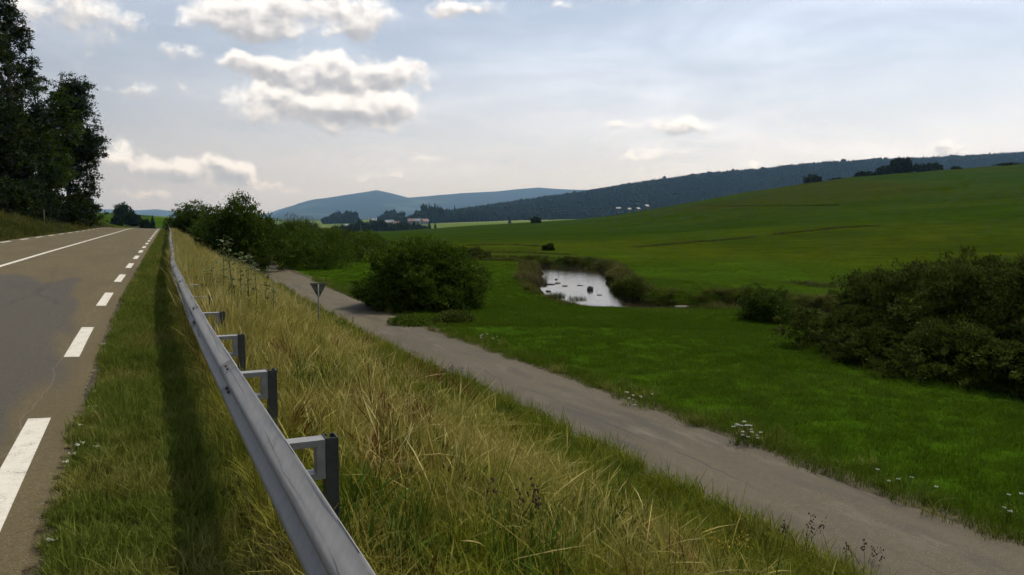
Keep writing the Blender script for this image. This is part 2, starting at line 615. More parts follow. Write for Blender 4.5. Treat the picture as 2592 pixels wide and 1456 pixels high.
def rail_material():
    m, t, b, o = material('galvanised_rail')
    tc = t.node('ShaderNodeTexCoord')
    p = tc.outputs['Object']
    streak = t.noise(t.vmath('MULTIPLY', p, (40.0, 1.2, 40.0)), 1.0, 5.0, 0.6)
    blot = t.noise(p, 3.0, 5.0, 0.6)
    f = t.math('MULTIPLY_ADD', streak, 0.5, t.math('MULTIPLY', blot, 0.5))
    c = t.ramp(f, [(.3, (.205, .197, .186)), (.5, (.26, .250, .236)), (.72, (.325, .313, .295))])
    oi = t.node('ShaderNodeObjectInfo')
    ov = t.mapr(oi.outputs['Random'], 0.0, 1.0, 0.88, 1.10)
    c = t.mix(1.0, c, t.comb(ov, ov, ov), 'MULTIPLY')
    dark_patch = t.mapr(t.noise(t.vmath('MULTIPLY', p, (8.0, 0.7, 8.0)), 2.3, 6.0, 0.7), 0.60, 0.72)  # dark stains on the steel
    c = t.mix(t.math('MULTIPLY', dark_patch, 0.5), c, (.11, .10, .09))
    oz = t.xyz(p)[2]
    al = t.vmath('DOT_PRODUCT', p, (DIR[0], DIR[1], 0.0))
    wv = t.math('MULTIPLY', t.math('SUBTRACT', t.noise(t.comb(al, 0.0, 0.0), 1.3, 5.0, 0.55), 0.5), 0.035)
    ds_ = t.math('ABSOLUTE', t.math('SUBTRACT', t.math('ADD', oz, wv), 0.700))
    ln = t.math('MULTIPLY', t.mapr(ds_, 0.0006, 0.0022, 1.0, 0.0), t.mapr(t.noise(t.comb(al, 3.0, 0.0), 0.9, 3.0), 0.42, 0.55))
    c = t.mix(t.math('MULTIPLY', ln, 0.75), c, (.035, .033, .035))
    t.put(b.inputs['Base Color'], c)
    b.inputs['Metallic'].default_value = 0.25
    t.put(b.inputs['Roughness'], t.mapr(blot, 0.3, 0.7, 0.42, 0.62))
    bp = t.node('ShaderNodeBump')
    bp.inputs['Strength'].default_value = 0.25
    bp.inputs['Distance'].default_value = 0.006
    t.put(bp.inputs['Height'], t.noise(t.vmath('MULTIPLY', p, (6.0, 1.0, 6.0)), 3.0, 3.0, 0.5))
    t.l.new(bp.outputs[0], b.inputs['Normal'])
    return m


def asphalt(name, base, warm, dark_patch, speck=1.0, path=False):
    m, t, b, o = material(name)
    g = t.node('ShaderNodeNewGeometry')
    p = g.outputs['Position']
    # road coordinates: along s, across X
    s = t.vmath('DOT_PRODUCT', p, (DIR[0], DIR[1], 0.0))
    X = t.vmath('DOT_PRODUCT', p, (NRM[0], NRM[1], 0.0))
    q = t.comb(X, t.math('MULTIPLY', s, 0.22), 0.0)
    big = t.noise(q, 0.9, 5.0, 0.55, 0.4)
    grain = t.noise(p, 62.0, 3.0, 0.8)
    grain2 = t.noise(p, 17.0, 4.0, 0.7)
    c = t.mix(t.mapr(big, 0.35, 0.65, smooth=True), base, warm)
    # darker bluish-grey patch: an ellipse with its edge broken up by noise
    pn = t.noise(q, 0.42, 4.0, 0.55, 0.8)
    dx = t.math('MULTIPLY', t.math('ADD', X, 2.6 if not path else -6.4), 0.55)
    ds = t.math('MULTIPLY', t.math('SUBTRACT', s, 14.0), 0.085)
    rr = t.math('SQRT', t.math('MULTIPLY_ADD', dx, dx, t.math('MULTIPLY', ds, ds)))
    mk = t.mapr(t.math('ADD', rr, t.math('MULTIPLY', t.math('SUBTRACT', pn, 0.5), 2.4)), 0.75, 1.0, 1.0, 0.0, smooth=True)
    c = t.mix(t.math('MULTIPLY', mk, 0.8 if not path else 0.35), c, dark_patch)
    f = t.math('MULTIPLY_ADD', grain, 1.5 * speck, t.math('MULTIPLY_ADD', grain2, 0.6 * speck, 1.0 - 1.05 * speck))
    c = t.mix(1.0, c, t.comb(f, f, f), 'MULTIPLY')
    stones = t.mapr(t.noise(p, 95.0, 2.0, 0.5), 0.62, 0.70)
    c = t.mix(t.math('MULTIPLY', stones, 0.5), c, (.26, .24, .21))
    if not path:
        # a long fine crack beside the dashes and a few across the lane
        wob = t.math('MULTIPLY', t.math('SUBTRACT', t.noise(t.comb(0.0, s, 0.0), 0.6, 4.0, 0.6), 0.5), 0.35)
        bend = t.math('MULTIPLY', t.math('MULTIPLY', s, s), -0.0006)
        a = t.math('ABSOLUTE', t.math('ADD', t.math('ADD', X, bend), t.math('ADD', wob, 0.98)))
        c = t.mix(t.math('MULTIPLY', t.mapr(a, 0.002, 0.010, 1.0, 0.0), 0.28), c, (.19, .17, .14))
        vor = t.node('ShaderNodeTexVoronoi', feature='DISTANCE_TO_EDGE')
        t.put(vor.inputs['Vector'], t.vmath('ADD', q, t.vmath('SCALE', t.noise(p, 2.0, 4.0, 0.6, color=True), s=0.5)))
        vor.inputs['Scale'].default_value = 0.33
        cr = t.math('MULTIPLY', t.mapr(vor.outputs['Distance'], 0.002, 0.008, 1.0, 0.0), t.mapr(t.noise(q, 0.6, 2.0), 0.50, 0.58))
        c = t.mix(t.math('MULTIPLY', cr, 0.6), c, (.030, .027, .024))
    if path:
        # long wandering cracks and dark wheel stripes along the path
        wob = t.math('MULTIPLY', t.math('SUBTRACT', t.noise(t.comb(0.0, s, 0.0), 0.35, 4.0, 0.6), 0.5), 1.1)
        xx = t.math('ADD', X, wob)
        for off, wd, dk in ((-6.25, 0.025, 0.75), (-6.85, 0.16, 0.35), (-5.75, 0.2, 0.25)):
            a = t.math('ABSOLUTE', t.math('ADD', xx, off))
            ln = t.math('MULTIPLY', t.mapr(a, wd * 0.4, wd, 1.0, 0.0), t.mapr(t.noise(t.comb(off, s, 0.0), 0.5, 2.0), 0.42, 0.55))
            c = t.mix(t.math('MULTIPLY', ln, dk), c, (.040, .038, .040))
        c = t.mix(t.mapr(t.noise(q, 2.2, 5.0, 0.7), 0.56, 0.70, 0.0, 0.5), c, (.16, .14, .11))
        c = t.mix(t.mapr(t.noise(q, 1.1, 5.0, 0.7, 0.8), 0.52, 0.66, 0.0, 0.55), c, (.050, .046, .042))
    t.put(b.inputs['Base Color'], c)
    b.inputs['Roughness'].default_value = 0.85
    b.inputs['Specular IOR Level'].default_value = 0.12
    bp = t.node('ShaderNodeBump')
    bp.inputs['Strength'].default_value = 0.5
    bp.inputs['Distance'].default_value = 0.006
    t.put(bp.inputs['Height'], t.math('ADD', grain, grain2))
    t.l.new(bp.outputs[0], b.inputs['Normal'])
    return m


def paint_material():
    m, t, b, o = material('road_paint')
    g = t.node('ShaderNodeNewGeometry')
    p = g.outputs['Position']
    wear = t.mapr(t.math('MULTIPLY_ADD', t.noise(p, 70.0, 3.0, 0.7), 0.6, t.math('MULTIPLY', t.noise(p, 6.0, 4.0, 0.6), 0.4)), 0.52, 0.64)
    c = t.mix(t.noise(p, 9.0, 4.0), (.46, .43, .36), (.58, .55, .47))
    t.put(b.inputs['Base Color'], t.mix(t.math('MULTIPLY', wear, 0.75), c, (.13, .115, .10)))
    b.inputs['Roughness'].default_value = 0.7
    return m


def ground_material():
    m, t, b, o = material('ground_cover')
    a = t.node('ShaderNodeAttribute', attribute_name='gcol')
    g = t.node('ShaderNodeNewGeometry')
    p = g.outputs['Position']
    n1 = t.noise(p, 0.35, 5.0, 0.6)
    n2 = t.noise(p, 4.0, 4.0, 0.65)
    n3 = t.noise(t.vmath('MULTIPLY', p, (0.03, 0.09, 0.1)), 1.0, 5.0, 0.6, 0.5)
    f = t.math('MULTIPLY', t.mapr(n1, 0.3, 0.7, 0.78, 1.22), t.mapr(n2, 0.3, 0.7, 0.72, 1.28))
    f = t.math('MULTIPLY', f, t.mapr(n3, 0.3, 0.7, 0.85, 1.15))
    c = t.mix(1.0, a.outputs['Color'], t.comb(f, f, f), 'MULTIPLY')
    t.put(b.inputs['Base Color'], c)
    b.inputs['Roughness'].default_value = 0.95
    b.inputs['Specular IOR Level'].default_value = 0.0
    bp = t.node('ShaderNodeBump')
    bp.inputs['Strength'].default_value = 0.6
    bp.inputs['Distance'].default_value = 0.08
    t.put(bp.inputs['Height'], t.math('ADD', n2, t.noise(p, 16.0, 3.0, 0.6)))
    t.l.new(bp.outputs[0], b.inputs['Normal'])
    return m


def hill_material(name, dark, light, clear, thr):
    m, t, b, o = material(name)
    g = t.node('ShaderNodeNewGeometry')
    p = g.outputs['Position']
    n = t.noise(p, 0.012, 6.0, 0.7)
    big = t.noise(p, 0.0016, 4.0, 0.5, 0.4)
    c = t.mix(t.mapr(n, 0.3, 0.7), dark, light)
    c = t.mix(t.mapr(big, thr, thr + 0.05), c, clear)
    t.put(b.inputs['Base Color'], c)
    b.inputs['Roughness'].default_value = 1.0
    b.inputs['Specular IOR Level'].default_value = 0.0
    bp = t.node('ShaderNodeBump')
    bp.inputs['Strength'].default_value = 1.0
    bp.inputs['Distance'].default_value = 14.0
    t.put(bp.inputs['Height'], t.noise(p, 0.05, 3.0, 0.6))
    t.l.new(bp.outputs[0], b.inputs['Normal'])
    return m


def water_material():
    m, t, b, o = material('river_water')
    g = t.node('ShaderNodeNewGeometry')
    b.inputs['Base Color'].default_value = (.020, .016, .010, 1)
    b.inputs['Roughness'].default_value = 0.04
    b.inputs['Specular IOR Level'].default_value = 0.5
    b.inputs['IOR'].default_value = 1.33
    bp = t.node('ShaderNodeBump')
    bp.inputs['Strength'].default_value = 0.35
    bp.inputs['Distance'].default_value = 0.04
    t.put(bp.inputs['Height'], t.noise(t.vmath('MULTIPLY', g.outputs['Position'], (1.0, 0.5, 1.0)), 5.0, 4.0, 0.55))
    t.l.new(bp.outputs[0], b.inputs['Normal'])
    return m


M['rail'] = rail_material()
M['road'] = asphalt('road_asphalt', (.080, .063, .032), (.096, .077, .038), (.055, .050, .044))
M['path'] = asphalt('path_asphalt', (.080, .068, .044), (.095, .080, .051), (.070, .063, .049), 0.8, True)
M['paint'] = paint_material()
M['ground'] = ground_material()
M['water'] = water_material()
M['ridge'] = hill_material('ridge_forest_floor', (.010, .016, .008), (.020, .028, .012), (.03, .04, .015), 0.75)
M['mountain'] = hill_material('far_forest', (.006, .010, .008), (.014, .020, .013), (.040, .050, .030), 0.585)


# ------------------------------------------------------------------ ground sheet
def build_ground():
    az = np.unique(np.concatenate([np.arange(-180, -37, 2.5), np.arange(-37, 37.01, 0.12), np.arange(37, 180, 2.5)]))
    rad = np.concatenate([[0.25], np.geomspace(0.6, 95, 330), np.geomspace(97.5, 1200, 100)[0:], np.geomspace(1300, 14500, 28)])
    A, D = np.meshgrid(np.radians(az), rad)
    x, y = np.sin(A) * D, np.cos(A) * D
    z = zground(x, y)
    nr, na = x.shape
    V = np.stack([x, y, z], -1).reshape(-1, 3)
    idx = np.arange(nr * na).reshape(nr, na)
    a, b = idx[:-1, :], np.roll(idx, -1, 1)[:-1, :]
    c, d = np.roll(idx, -1, 1)[1:, :], idx[1:, :]
    Fc = np.stack([a, d, c, b], -1).reshape(-1, 4)[:, ::-1]
    Fc = Fc[:, ::-1]
    me = mesh_np('ground', V, np.ascontiguousarray(Fc[:, ::-1]), smooth=True)
    # what grows or lies where
    s, X = to_sx(x, y)
    dist = np.hypot(x, y)
    col = np.zeros(x.shape + (3,))

    def put(mask, rgb):
        nonlocal col
        w = mask[..., None]
        col = col * (1 - w) + np.array(rgb) * w
    one = np.ones_like(x)
    put(one, (.028, .060, .001))                                   # mown meadow
    n1 = fbm(x, y, 9, 11)
    put(sst(.52, .68, n1) * 0.5, (.024, .052, .001))
    far_r = sst(45, 110, dist + 40 * (fbm(x, y, 14, 12) - .5)) * (X > 8)
    put(far_r, (.019, .037, .001))
    foot = far_r * (1 - sst(75, 150, dist + 60 * (fbm(x, y, 25, 13) - .5)))
    put(foot, (.040, .052, .001))                                 # grazed hillside
    n2 = fbm(x * .5, y, 45, 21)
    put(far_r * sst(.48, .62, n2) * .6, (.026, .040, .001))
    put(far_r * sst(.56, .68, fbm(x, y * .6, 80, 31)) * .6, (.027, .031, .001))
    put(far_r * sst(.55, .66, fbm(x, y, 30, 51)) * .5, (.015, .031, .001))
    valley = sst(430, 620, y) * (dist > 300)
    put(valley, (.080, .115, .020))
    put(valley * sst(.55, .62, fbm(x, y, 220, 41)), (.13, .15, .05))
    put(sst(2600, 3200, dist), (.03, .04, .02))
    put((sst(0.3, 1.0, X) * (1 - sst(4.2, 5.0, X))) * (s < 200), (.050, .052, .010))     # dry embankment
    put(((X > -0.8) & (X < 0.3)) * 1.0 * (s < 250), (.030, .040, .008))
    put(((X > 5.3) & (X < 7.75)) * 1.0 * (s < 200), (.075, .065, .040))                  # gravelly path edge
    put(((X > -8.6) & (X < -0.5)) * 1.0 * (s < 260), (.055, .048, .036))
    left = (X < -8.4) * 1.0
    put(left * (1 - sst(200, 320, s)), (.030, .032, .002))
    put(left * sst(200, 330, s), (.026, .048, .006))
    near = (dist < 130) & (X > 9)
    rd = np.where(near, river_dist(np.where(near, x, 0.0), np.where(near, y, 0.0)), 99.0)
    put(1 - sst(0.35, 1.1, rd), (.020, .018, .007))                 # earthy river bank
    ca = me.attributes.new('gcol', 'FLOAT_COLOR', 'POINT')
    ca.data.foreach_set('color', np.concatenate([np.clip(col, 0.003, 1), np.ones(x.shape + (1,))], -1).astype(np.float32).ravel())
    o = obj('ground', me, M['ground'])
    tag(o, kind='structure')


build_ground()


def strip(name, s, X, zfun, mat, lift, parent=None):
    """sheet along the road: s (n), X (n, m)"""
    n, m_ = X.shape
    S = np.repeat(np.asarray(s)[:, None], m_, 1)
    x, y = to_xy(S, X)
    z = zfun(S, X) + lift
    V = np.stack([x, y, z], -1).reshape(-1, 3)
    i = np.arange(n * m_).reshape(n, m_)
    Fc = np.stack([i[:-1, :-1], i[:-1, 1:], i[1:, 1:], i[1:, :-1]], -1).reshape(-1, 4)
    return obj(name, mesh_np(name, V, Fc, smooth=True), mat, parent)


def zroad_surface(S, X):
    return zroad(S) + esup(S) * (-0.5 - X)


# road with its painted lines
s_ = np.concatenate([np.arange(-14, 30, 0.25), np.arange(30, 300, 1.5)])
edge_r = -0.53 + 0.05 * (fbm(s_, s_ * 0, 0.8, 61, 4) - .5) * 2
edge_l = -8.12 + 0.06 * (fbm(s_, s_ * 0, 1.0, 62, 4) - .5) * 2
tt = np.linspace(0, 1, 15)
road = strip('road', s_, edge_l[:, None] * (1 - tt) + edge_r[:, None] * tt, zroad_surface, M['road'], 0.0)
tag(road, kind='structure')


def paint_strip(name, s0, s1, X0, X1):
    n = max(2, int((s1 - s0) / 1.4) + 1)
    ss = np.linspace(s0, s1, n)
    return strip(name, ss, np.repeat(np.array([[X0, X1]]), n, 0), zroad_surface, M['paint'], 0.005, road)


for k in range(-2, 34):
    s0 = 4.9 + 6.2 * k
    paint_strip('edge_dash', s0, s0 + 2.9, -0.93, -0.76)
    paint_strip('edge_dash', s0 + 1.2, s0 + 4.1, -7.80, -7.62)
paint_strip('centre_line', -10, 260, -4.44, -4.29)

# cycle path
s_ = np.concatenate([np.arange(-6, 40, 0.2), np.arange(40, 140, 1.0)])
e0 = 5.40 + 0.10 * (fbm(s_, s_ * 0, 1.4, 71, 4) - .5) * 2
e1 = 7.42 + 0.22 * (fbm(s_, s_ * 0, 1.8, 72, 4) - .5) * 2 + 0.08 * (fbm(s_, s_ * 0, .5, 73, 2) - .5)
tt = np.linspace(0, 1, 9)
cp = strip('cycle_path', s_, e0[:, None] * (1 - tt) + e1[:, None] * tt, lambda S, X: zpath(S) - 0.012 * (np.abs((X - 6.4) / 1.1)) ** 2, M['path'], 0.0)
tag(cp, kind='structure')

# river water
nrm = []
for i in range(len(RPTS)):
    a, b = RPTS[max(i - 1, 0)], RPTS[min(i + 1, len(RPTS) - 1)]
    t_ = (b - a) / np.hypot(*(b - a))
    nrm.append((-t_[1], t_[0]))
nrm = np.array(nrm)
L = RPTS + nrm * (RHW[:, None] + 0.75)
Rr = RPTS - nrm * (RHW[:, None] + 0.75)
V = np.concatenate([np.c_[L, np.full(len(L), WATER)], np.c_[Rr, np.full(len(L), WATER)]])
n_ = len(L)
river = obj('river', mesh_np('river', V, np.array([(i, i + 1, n_ + i + 1, n_ + i) for i in range(n_ - 1)])), M['water'])
tag(river, kind='structure')


# ------------------------------------------------------------------ far ridges
def ridge(name, knots_u, knots_v, d0, dtop, d1, foot, mat, label_kind='structure', rough=0.0, step=6):
    u = np.arange(knots_u[0], knots_u[-1] + 1, step)
    v = np.interp(u, knots_u, knots_v)
    v = np.convolve(np.pad(v, 6, mode='edge'), np.ones(13) / 13, 'valid') if step >= 6 else v
    ztop = H + dtop * (HOR - v) / F
    if rough:
        ztop = ztop + rough * (fbm(u * 1.0, u * 0.0, 60, 77, 5) - 0.5)
    t = np.linspace(0, 1, 26)
    d = np.concatenate([d0 + (dtop - d0) * t, dtop + (d1 - dtop) * np.linspace(0.1, 1, 8)])
    U, D = np.meshgrid(u, d)
    T = np.clip((D - d0) / (dtop - d0), 0, 1)
    Z = foot + (ztop[None, :] - foot) * (0.35 * T + 0.65 * T * T * (3 - 2 * T))
    Z = np.where(D > dtop, ztop[None, :] - (ztop[None, :] - foot) * sst(dtop, d1, D), Z)
    x = (U - CU) / F * D
    Z = Z + sst(0.02, 0.3, T) * (1 - sst(.8, 1, T)) * (0.12 * np.maximum(ztop[None, :] - foot, 0)) * (fbm(x, D, (d1 - d0) * .22, 81, 4) - .5)
    V = np.stack([x, D, Z], -1).reshape(-1, 3)
    i = np.arange(U.size).reshape(U.shape)
    Fc = np.stack([i[:-1, :-1], i[:-1, 1:], i[1:, 1:], i[1:, :-1]], -1).reshape(-1, 4)
    o = obj(name, mesh_np(name, V, Fc, smooth=True), mat)
    tag(o, kind='structure')
    return u, ztop, d, Z


RU = [1000, 1080, 1130, 1300, 1450, 1600, 1700, 1780, 1900, 2040, 2200, 2300, 2450, 2592, 3000, 4200, 5600]
RV = [590, 568, 547, 521, 501, 476, 462, 451, 442, 427, 418, 414, 407, 399, 388, 384, 400]
ru, rz, rd_, rZ = ridge('wooded_ridge', RU, RV, 1350, 2300, 3300, -12, M['ridge'])
MU = [520, 600, 690, 720, 760, 800, 850, 900, 930, 955, 975, 1000, 1035, 1080, 1150, 1250, 1300, 1360, 1400, 1480, 1600, 2000, 2600]
MV = [575, 562, 546, 530, 515, 505, 498, 491, 486, 482, 486, 492, 501, 497, 491, 486, 481, 476, 479, 481, 490, 500, 520]
ridge('mountain', MU, MV, 6500, 9500, 12000, -16, M['mountain'], rough=14, step=2)
ridge('distant_hill', [-2600, -800, 0, 250, 300, 345, 400, 450, 520, 600, 650, 680, 710, 750, 800, 900],
      [520, 528, 533, 531, 530, 532, 530, 536, 540, 545, 543, 541, 530, 519, 516, 520], 9500, 12200, 13600, -16, M['mountain'], rough=10, step=3)


# ------------------------------------------------------------------ vegetation meshes
def blade_mesh(name, n, rad, h0, h1, wid, bend, segs, seed, head=0.0, shade=(0.1, 0.9), tilt=0.15):
    g = np.random.default_rng(seed)
    a = g.uniform(0, 2 * np.pi, n)
    r = rad * np.sqrt(g.uniform(0, 1, n))
    bx, by = r * np.cos(a), r * np.sin(a)
    az = g.uniform(0, 2 * np.pi, n)
    hh = g.uniform(h0, h1, n)
    bd = g.uniform(0.1, 1.0, n) * bend
    tl = g.normal(0, tilt, n)
    w = wid * g.uniform(0.6, 1.3, n)
    t = np.linspace(0, 1, segs + 1)
    dx, dy = np.cos(az), np.sin(az)
    out = (tl[:, None] * t + bd[:, None] * t ** 2.2) * hh[:, None]
    up = (t - 0.45 * np.clip(bd[:, None], 0, 2) * t ** 2.4) * hh[:, None]
    cx, cy = bx[:, None] + dx[:, None] * out, by[:, None] + dy[:, None] * out
    if head:
        prof = np.interp(t, [0, .6, .7, .85, 1], [.7, .45, head, head, .1])
    else:
        prof = np.interp(t, [0, .3, .75, 1], [.8, 1, .6, .04])
    pa = az + np.pi / 2 + g.normal(0, .6, n)
    wx, wy = np.cos(pa)[:, None] * w[:, None] * prof / 2, np.sin(pa)[:, None] * w[:, None] * prof / 2
    Lv = np.stack([cx - wx, cy - wy, up], -1)
    Rv = np.stack([cx + wx, cy + wy, up], -1)
    V = np.stack([Lv, Rv], 2).reshape(-1, 3)
    m_ = (segs + 1) * 2
    base = (np.arange(n) * m_)[:, None, None]
    k = np.arange(segs)[None, :, None] * 2
    Fc = (base + k + np.array([0, 1, 3, 2])[None, None, :]).reshape(-1, 4)
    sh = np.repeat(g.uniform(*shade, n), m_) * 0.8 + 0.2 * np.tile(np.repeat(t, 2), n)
    return V, Fc, sh


def merge(parts):
    V, Fc, S, o = [], [], [], 0
    for v, f, s in parts:
        V.append(v)
        Fc.append(f + o)
        S.append(s)
        o += len(v)
    return np.concatenate(V), np.concatenate(Fc), np.concatenate(S)


def tuft(name, mat, specs, seed):
    parts = [blade_mesh(name, *sp[:7], seed * 31 + i, *sp[7:]) for i, sp in enumerate(specs)]
    V, Fc, S = merge(parts)
    return obj(name, mesh_np(name, V, Fc, S), mat, link=False)


def gn_scatter(name, sources, pts, rot, scl, idx, tint, label, cat):
    """one countless mass of plants: points that carry instances of the source meshes"""
    coll = bpy.data.collections.new(name + '_kinds')
    for i, o in enumerate(sources):
        o.name = f'{name}_kind_{i:02d}'
        coll.objects.link(o)
    n = len(pts)
    me = bpy.data.meshes.new(name)
    me.vertices.add(n)
    me.vertices.foreach_set('co', np.asarray(pts, np.float32).ravel())
    for nm, ty, key, arr in (('rot', 'FLOAT_VECTOR', 'vector', rot), ('scl', 'FLOAT_VECTOR', 'vector', scl), ('idx', 'INT', 'value', idx), ('tint', 'FLOAT', 'value', tint)):
        a = me.attributes.new(nm, ty, 'POINT')
        a.data.foreach_set(key, np.asarray(arr, np.int32 if ty == 'INT' else np.float32).ravel())
    o = obj(name, me)
    ng = bpy.data.node_groups.new(name + '_scatter', 'GeometryNodeTree')
    ng.interface.new_socket('Geometry', in_out='INPUT', socket_type='NodeSocketGeometry')
    ng.interface.new_socket('Geometry', in_out='OUTPUT', socket_type='NodeSocketGeometry')
    N = ng.nodes
    gi, go = N.new('NodeGroupInput'), N.new('NodeGroupOutput')
    ci = N.new('GeometryNodeCollectionInfo')
    ci.inputs['Collection'].default_value = coll
    ci.inputs['Separate Children'].default_value = True
    ci.inputs['Reset Children'].default_value = True
    ip = N.new('GeometryNodeInstanceOnPoints')
    ip.inputs['Pick Instance'].default_value = True

    def named(nm, ty):
        q = N.new('GeometryNodeInputNamedAttribute')
        q.data_type = ty
        q.inputs['Name'].default_value = nm
        return q.outputs['Attribute']
    e2r = N.new('FunctionNodeEulerToRotation')
    K = ng.links
    K.new(gi.outputs[0], ip.inputs['Points'])
    K.new(ci.outputs[0], ip.inputs['Instance'])
    K.new(named('idx', 'INT'), ip.inputs['Instance Index'])
    K.new(named('rot', 'FLOAT_VECTOR'), e2r.inputs[0])
    K.new(e2r.outputs[0], ip.inputs['Rotation'])
    K.new(named('scl', 'FLOAT_VECTOR'), ip.inputs['Scale'])
    K.new(ip.outputs[0], go.inputs[0])
    md = o.modifiers.new('scatter', 'NODES')
    md.node_group = ng
    tag(o, label, cat, kind='stuff')
    return o


def scatter_on(name, sources, x, y, label, cat, smin=.8, smax=1.2, tilt=0.08, tint=None, sink=0.0, z=None, hs=None):
    n = len(x)
    zz = (zground(x, y) if z is None else z) - sink
    rot = np.stack([rng.normal(0, tilt, n), rng.normal(0, tilt, n), rng.uniform(0, 6.283, n)], -1)
    sc_ = rng.uniform(smin, smax, n)
    scl = np.stack([sc_, sc_, sc_ * (1 if hs is None else hs)], -1)
    idx = rng.integers(0, len(sources), n)
    tint = np.zeros(n) if tint is None else np.clip(tint, 0, 1)
    return gn_scatter(name, sources, np.stack([x, y, zz], -1), rot, scl, idx, tint, label, cat)


def rand_sx(parts):
    """random road-coordinate points from (s0, s1, X0, X1, per square metre)"""
    S, X = [], []
    for s0, s1, X0, X1, dn in parts:
        n = int((s1 - s0) * (X1 - X0) * dn)
        S.append(rng.uniform(s0, s1, n))
        X.append(rng.uniform(X0, X1, n))
    return np.concatenate(S), np.concatenate(X)


# green grass verge between road and guardrail
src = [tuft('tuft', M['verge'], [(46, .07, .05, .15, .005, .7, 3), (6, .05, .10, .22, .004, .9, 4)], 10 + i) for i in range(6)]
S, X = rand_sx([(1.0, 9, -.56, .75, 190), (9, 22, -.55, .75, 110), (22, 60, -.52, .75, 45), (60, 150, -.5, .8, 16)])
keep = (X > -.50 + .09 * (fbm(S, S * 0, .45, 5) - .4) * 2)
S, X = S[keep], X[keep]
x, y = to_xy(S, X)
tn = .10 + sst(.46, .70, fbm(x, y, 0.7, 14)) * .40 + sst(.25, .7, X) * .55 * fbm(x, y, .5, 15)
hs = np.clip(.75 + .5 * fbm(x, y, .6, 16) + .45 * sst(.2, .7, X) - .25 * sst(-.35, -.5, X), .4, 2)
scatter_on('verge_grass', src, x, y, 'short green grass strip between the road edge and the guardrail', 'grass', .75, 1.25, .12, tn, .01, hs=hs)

# embankment: understorey and tall dry grass
src = [tuft('tuft', M['dry'], [(34, .12, .10, .30, .006, .9, 4), (8, .10, .25, .45, .005, .8, 4)], 30 + i) for i in range(6)]
S, X = rand_sx([(0.2, 12, .55, 5.4, 62), (12, 30, .6, 5.35, 34), (30, 75, .6, 5.1, 13), (75, 150, .7, 5.2, 5)])
x, y = to_xy(S, X)
big = np.where(S > 30, 1.35, 1.0)
g1 = fbm(x, y, 1.6, 24)
tn = .30 + 2.0 * (g1 - .46) + .35 * sst(14, 34, S) - .85 * sst(3.5, 4.5, X)
scatter_on('embankment_grass', src, x, y, 'green and yellow grass covering the road embankment', 'grass', .8, 1.3, .16, tn, .01, hs=big * np.where(X > 4.2, .8, 1.0))

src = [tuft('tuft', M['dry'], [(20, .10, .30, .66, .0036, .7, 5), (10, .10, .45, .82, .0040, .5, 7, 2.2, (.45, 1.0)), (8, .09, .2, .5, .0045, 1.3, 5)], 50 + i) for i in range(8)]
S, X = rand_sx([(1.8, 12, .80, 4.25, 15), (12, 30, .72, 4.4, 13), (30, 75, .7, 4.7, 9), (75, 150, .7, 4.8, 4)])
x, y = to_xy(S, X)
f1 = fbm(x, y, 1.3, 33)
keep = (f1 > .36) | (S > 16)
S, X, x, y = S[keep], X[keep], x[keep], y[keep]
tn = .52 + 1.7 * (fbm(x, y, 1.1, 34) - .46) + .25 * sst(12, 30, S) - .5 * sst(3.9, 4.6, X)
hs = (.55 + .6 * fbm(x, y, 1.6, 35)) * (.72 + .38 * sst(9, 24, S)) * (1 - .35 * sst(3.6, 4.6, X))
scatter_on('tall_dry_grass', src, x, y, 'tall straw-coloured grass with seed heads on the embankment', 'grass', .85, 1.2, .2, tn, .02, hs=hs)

# taller straw crowding the guardrail posts further on
src = [tuft('tuft', M['dry'], [(22, .12, .40, .66, .0045, .45, 5), (10, .10, .45, .74, .005, .4, 7, 2.0, (.45, 1.0))], 60 + i) for i in range(5)]
S, X = rand_sx([(8.4, 30, .62, .92, 90), (8.0, 30, .92, 1.2, 34), (30, 80, .66, 1.2, 22)])
x, y = to_xy(S, X)
scatter_on('guardrail_straw', src, x, y, 'pale straw crowding the guardrail posts along the embankment top', 'straw', .85, 1.15, .08,
           .65 + .5 * (fbm(x, y, 1.0, 37) - .4), .02, hs=.95 + .28 * sst(8, 12, S))

# loose fallen straw, bent flat among the grass
src = [tuft('tuft', M['dry'], [(7, .12, .3, .6, .0036, 1.6, 6, 1.6, (.6, 1.0), .5)], 70 + i) for i in range(5)]
S, X = rand_sx([(3.5, 14, 1.35, 3.6, 9), (14, 30, 1.3, 4.0, 5)])
x, y = to_xy(S, X)
scatter_on('bent_straw', src, x, y, 'bent pale straw lying over the embankment grass', 'straw', .8, 1.2, .3, np.full(len(x), .95), 0.0)

# meadow
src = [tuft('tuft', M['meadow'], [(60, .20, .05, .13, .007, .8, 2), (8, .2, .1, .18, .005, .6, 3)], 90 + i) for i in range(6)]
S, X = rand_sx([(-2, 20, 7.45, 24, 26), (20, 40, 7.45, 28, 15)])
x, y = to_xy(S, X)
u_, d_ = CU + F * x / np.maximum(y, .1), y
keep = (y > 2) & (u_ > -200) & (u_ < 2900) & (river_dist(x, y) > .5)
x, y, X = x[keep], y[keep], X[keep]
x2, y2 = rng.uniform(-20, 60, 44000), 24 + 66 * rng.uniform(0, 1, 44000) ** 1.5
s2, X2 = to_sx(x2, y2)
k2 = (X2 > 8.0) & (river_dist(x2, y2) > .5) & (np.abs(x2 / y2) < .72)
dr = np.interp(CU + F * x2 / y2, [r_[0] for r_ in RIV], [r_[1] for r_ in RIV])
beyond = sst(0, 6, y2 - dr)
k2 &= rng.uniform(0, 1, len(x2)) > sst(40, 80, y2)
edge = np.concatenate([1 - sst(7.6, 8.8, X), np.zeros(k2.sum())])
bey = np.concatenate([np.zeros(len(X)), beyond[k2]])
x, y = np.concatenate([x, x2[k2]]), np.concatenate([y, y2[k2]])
dd = np.hypot(x, y)
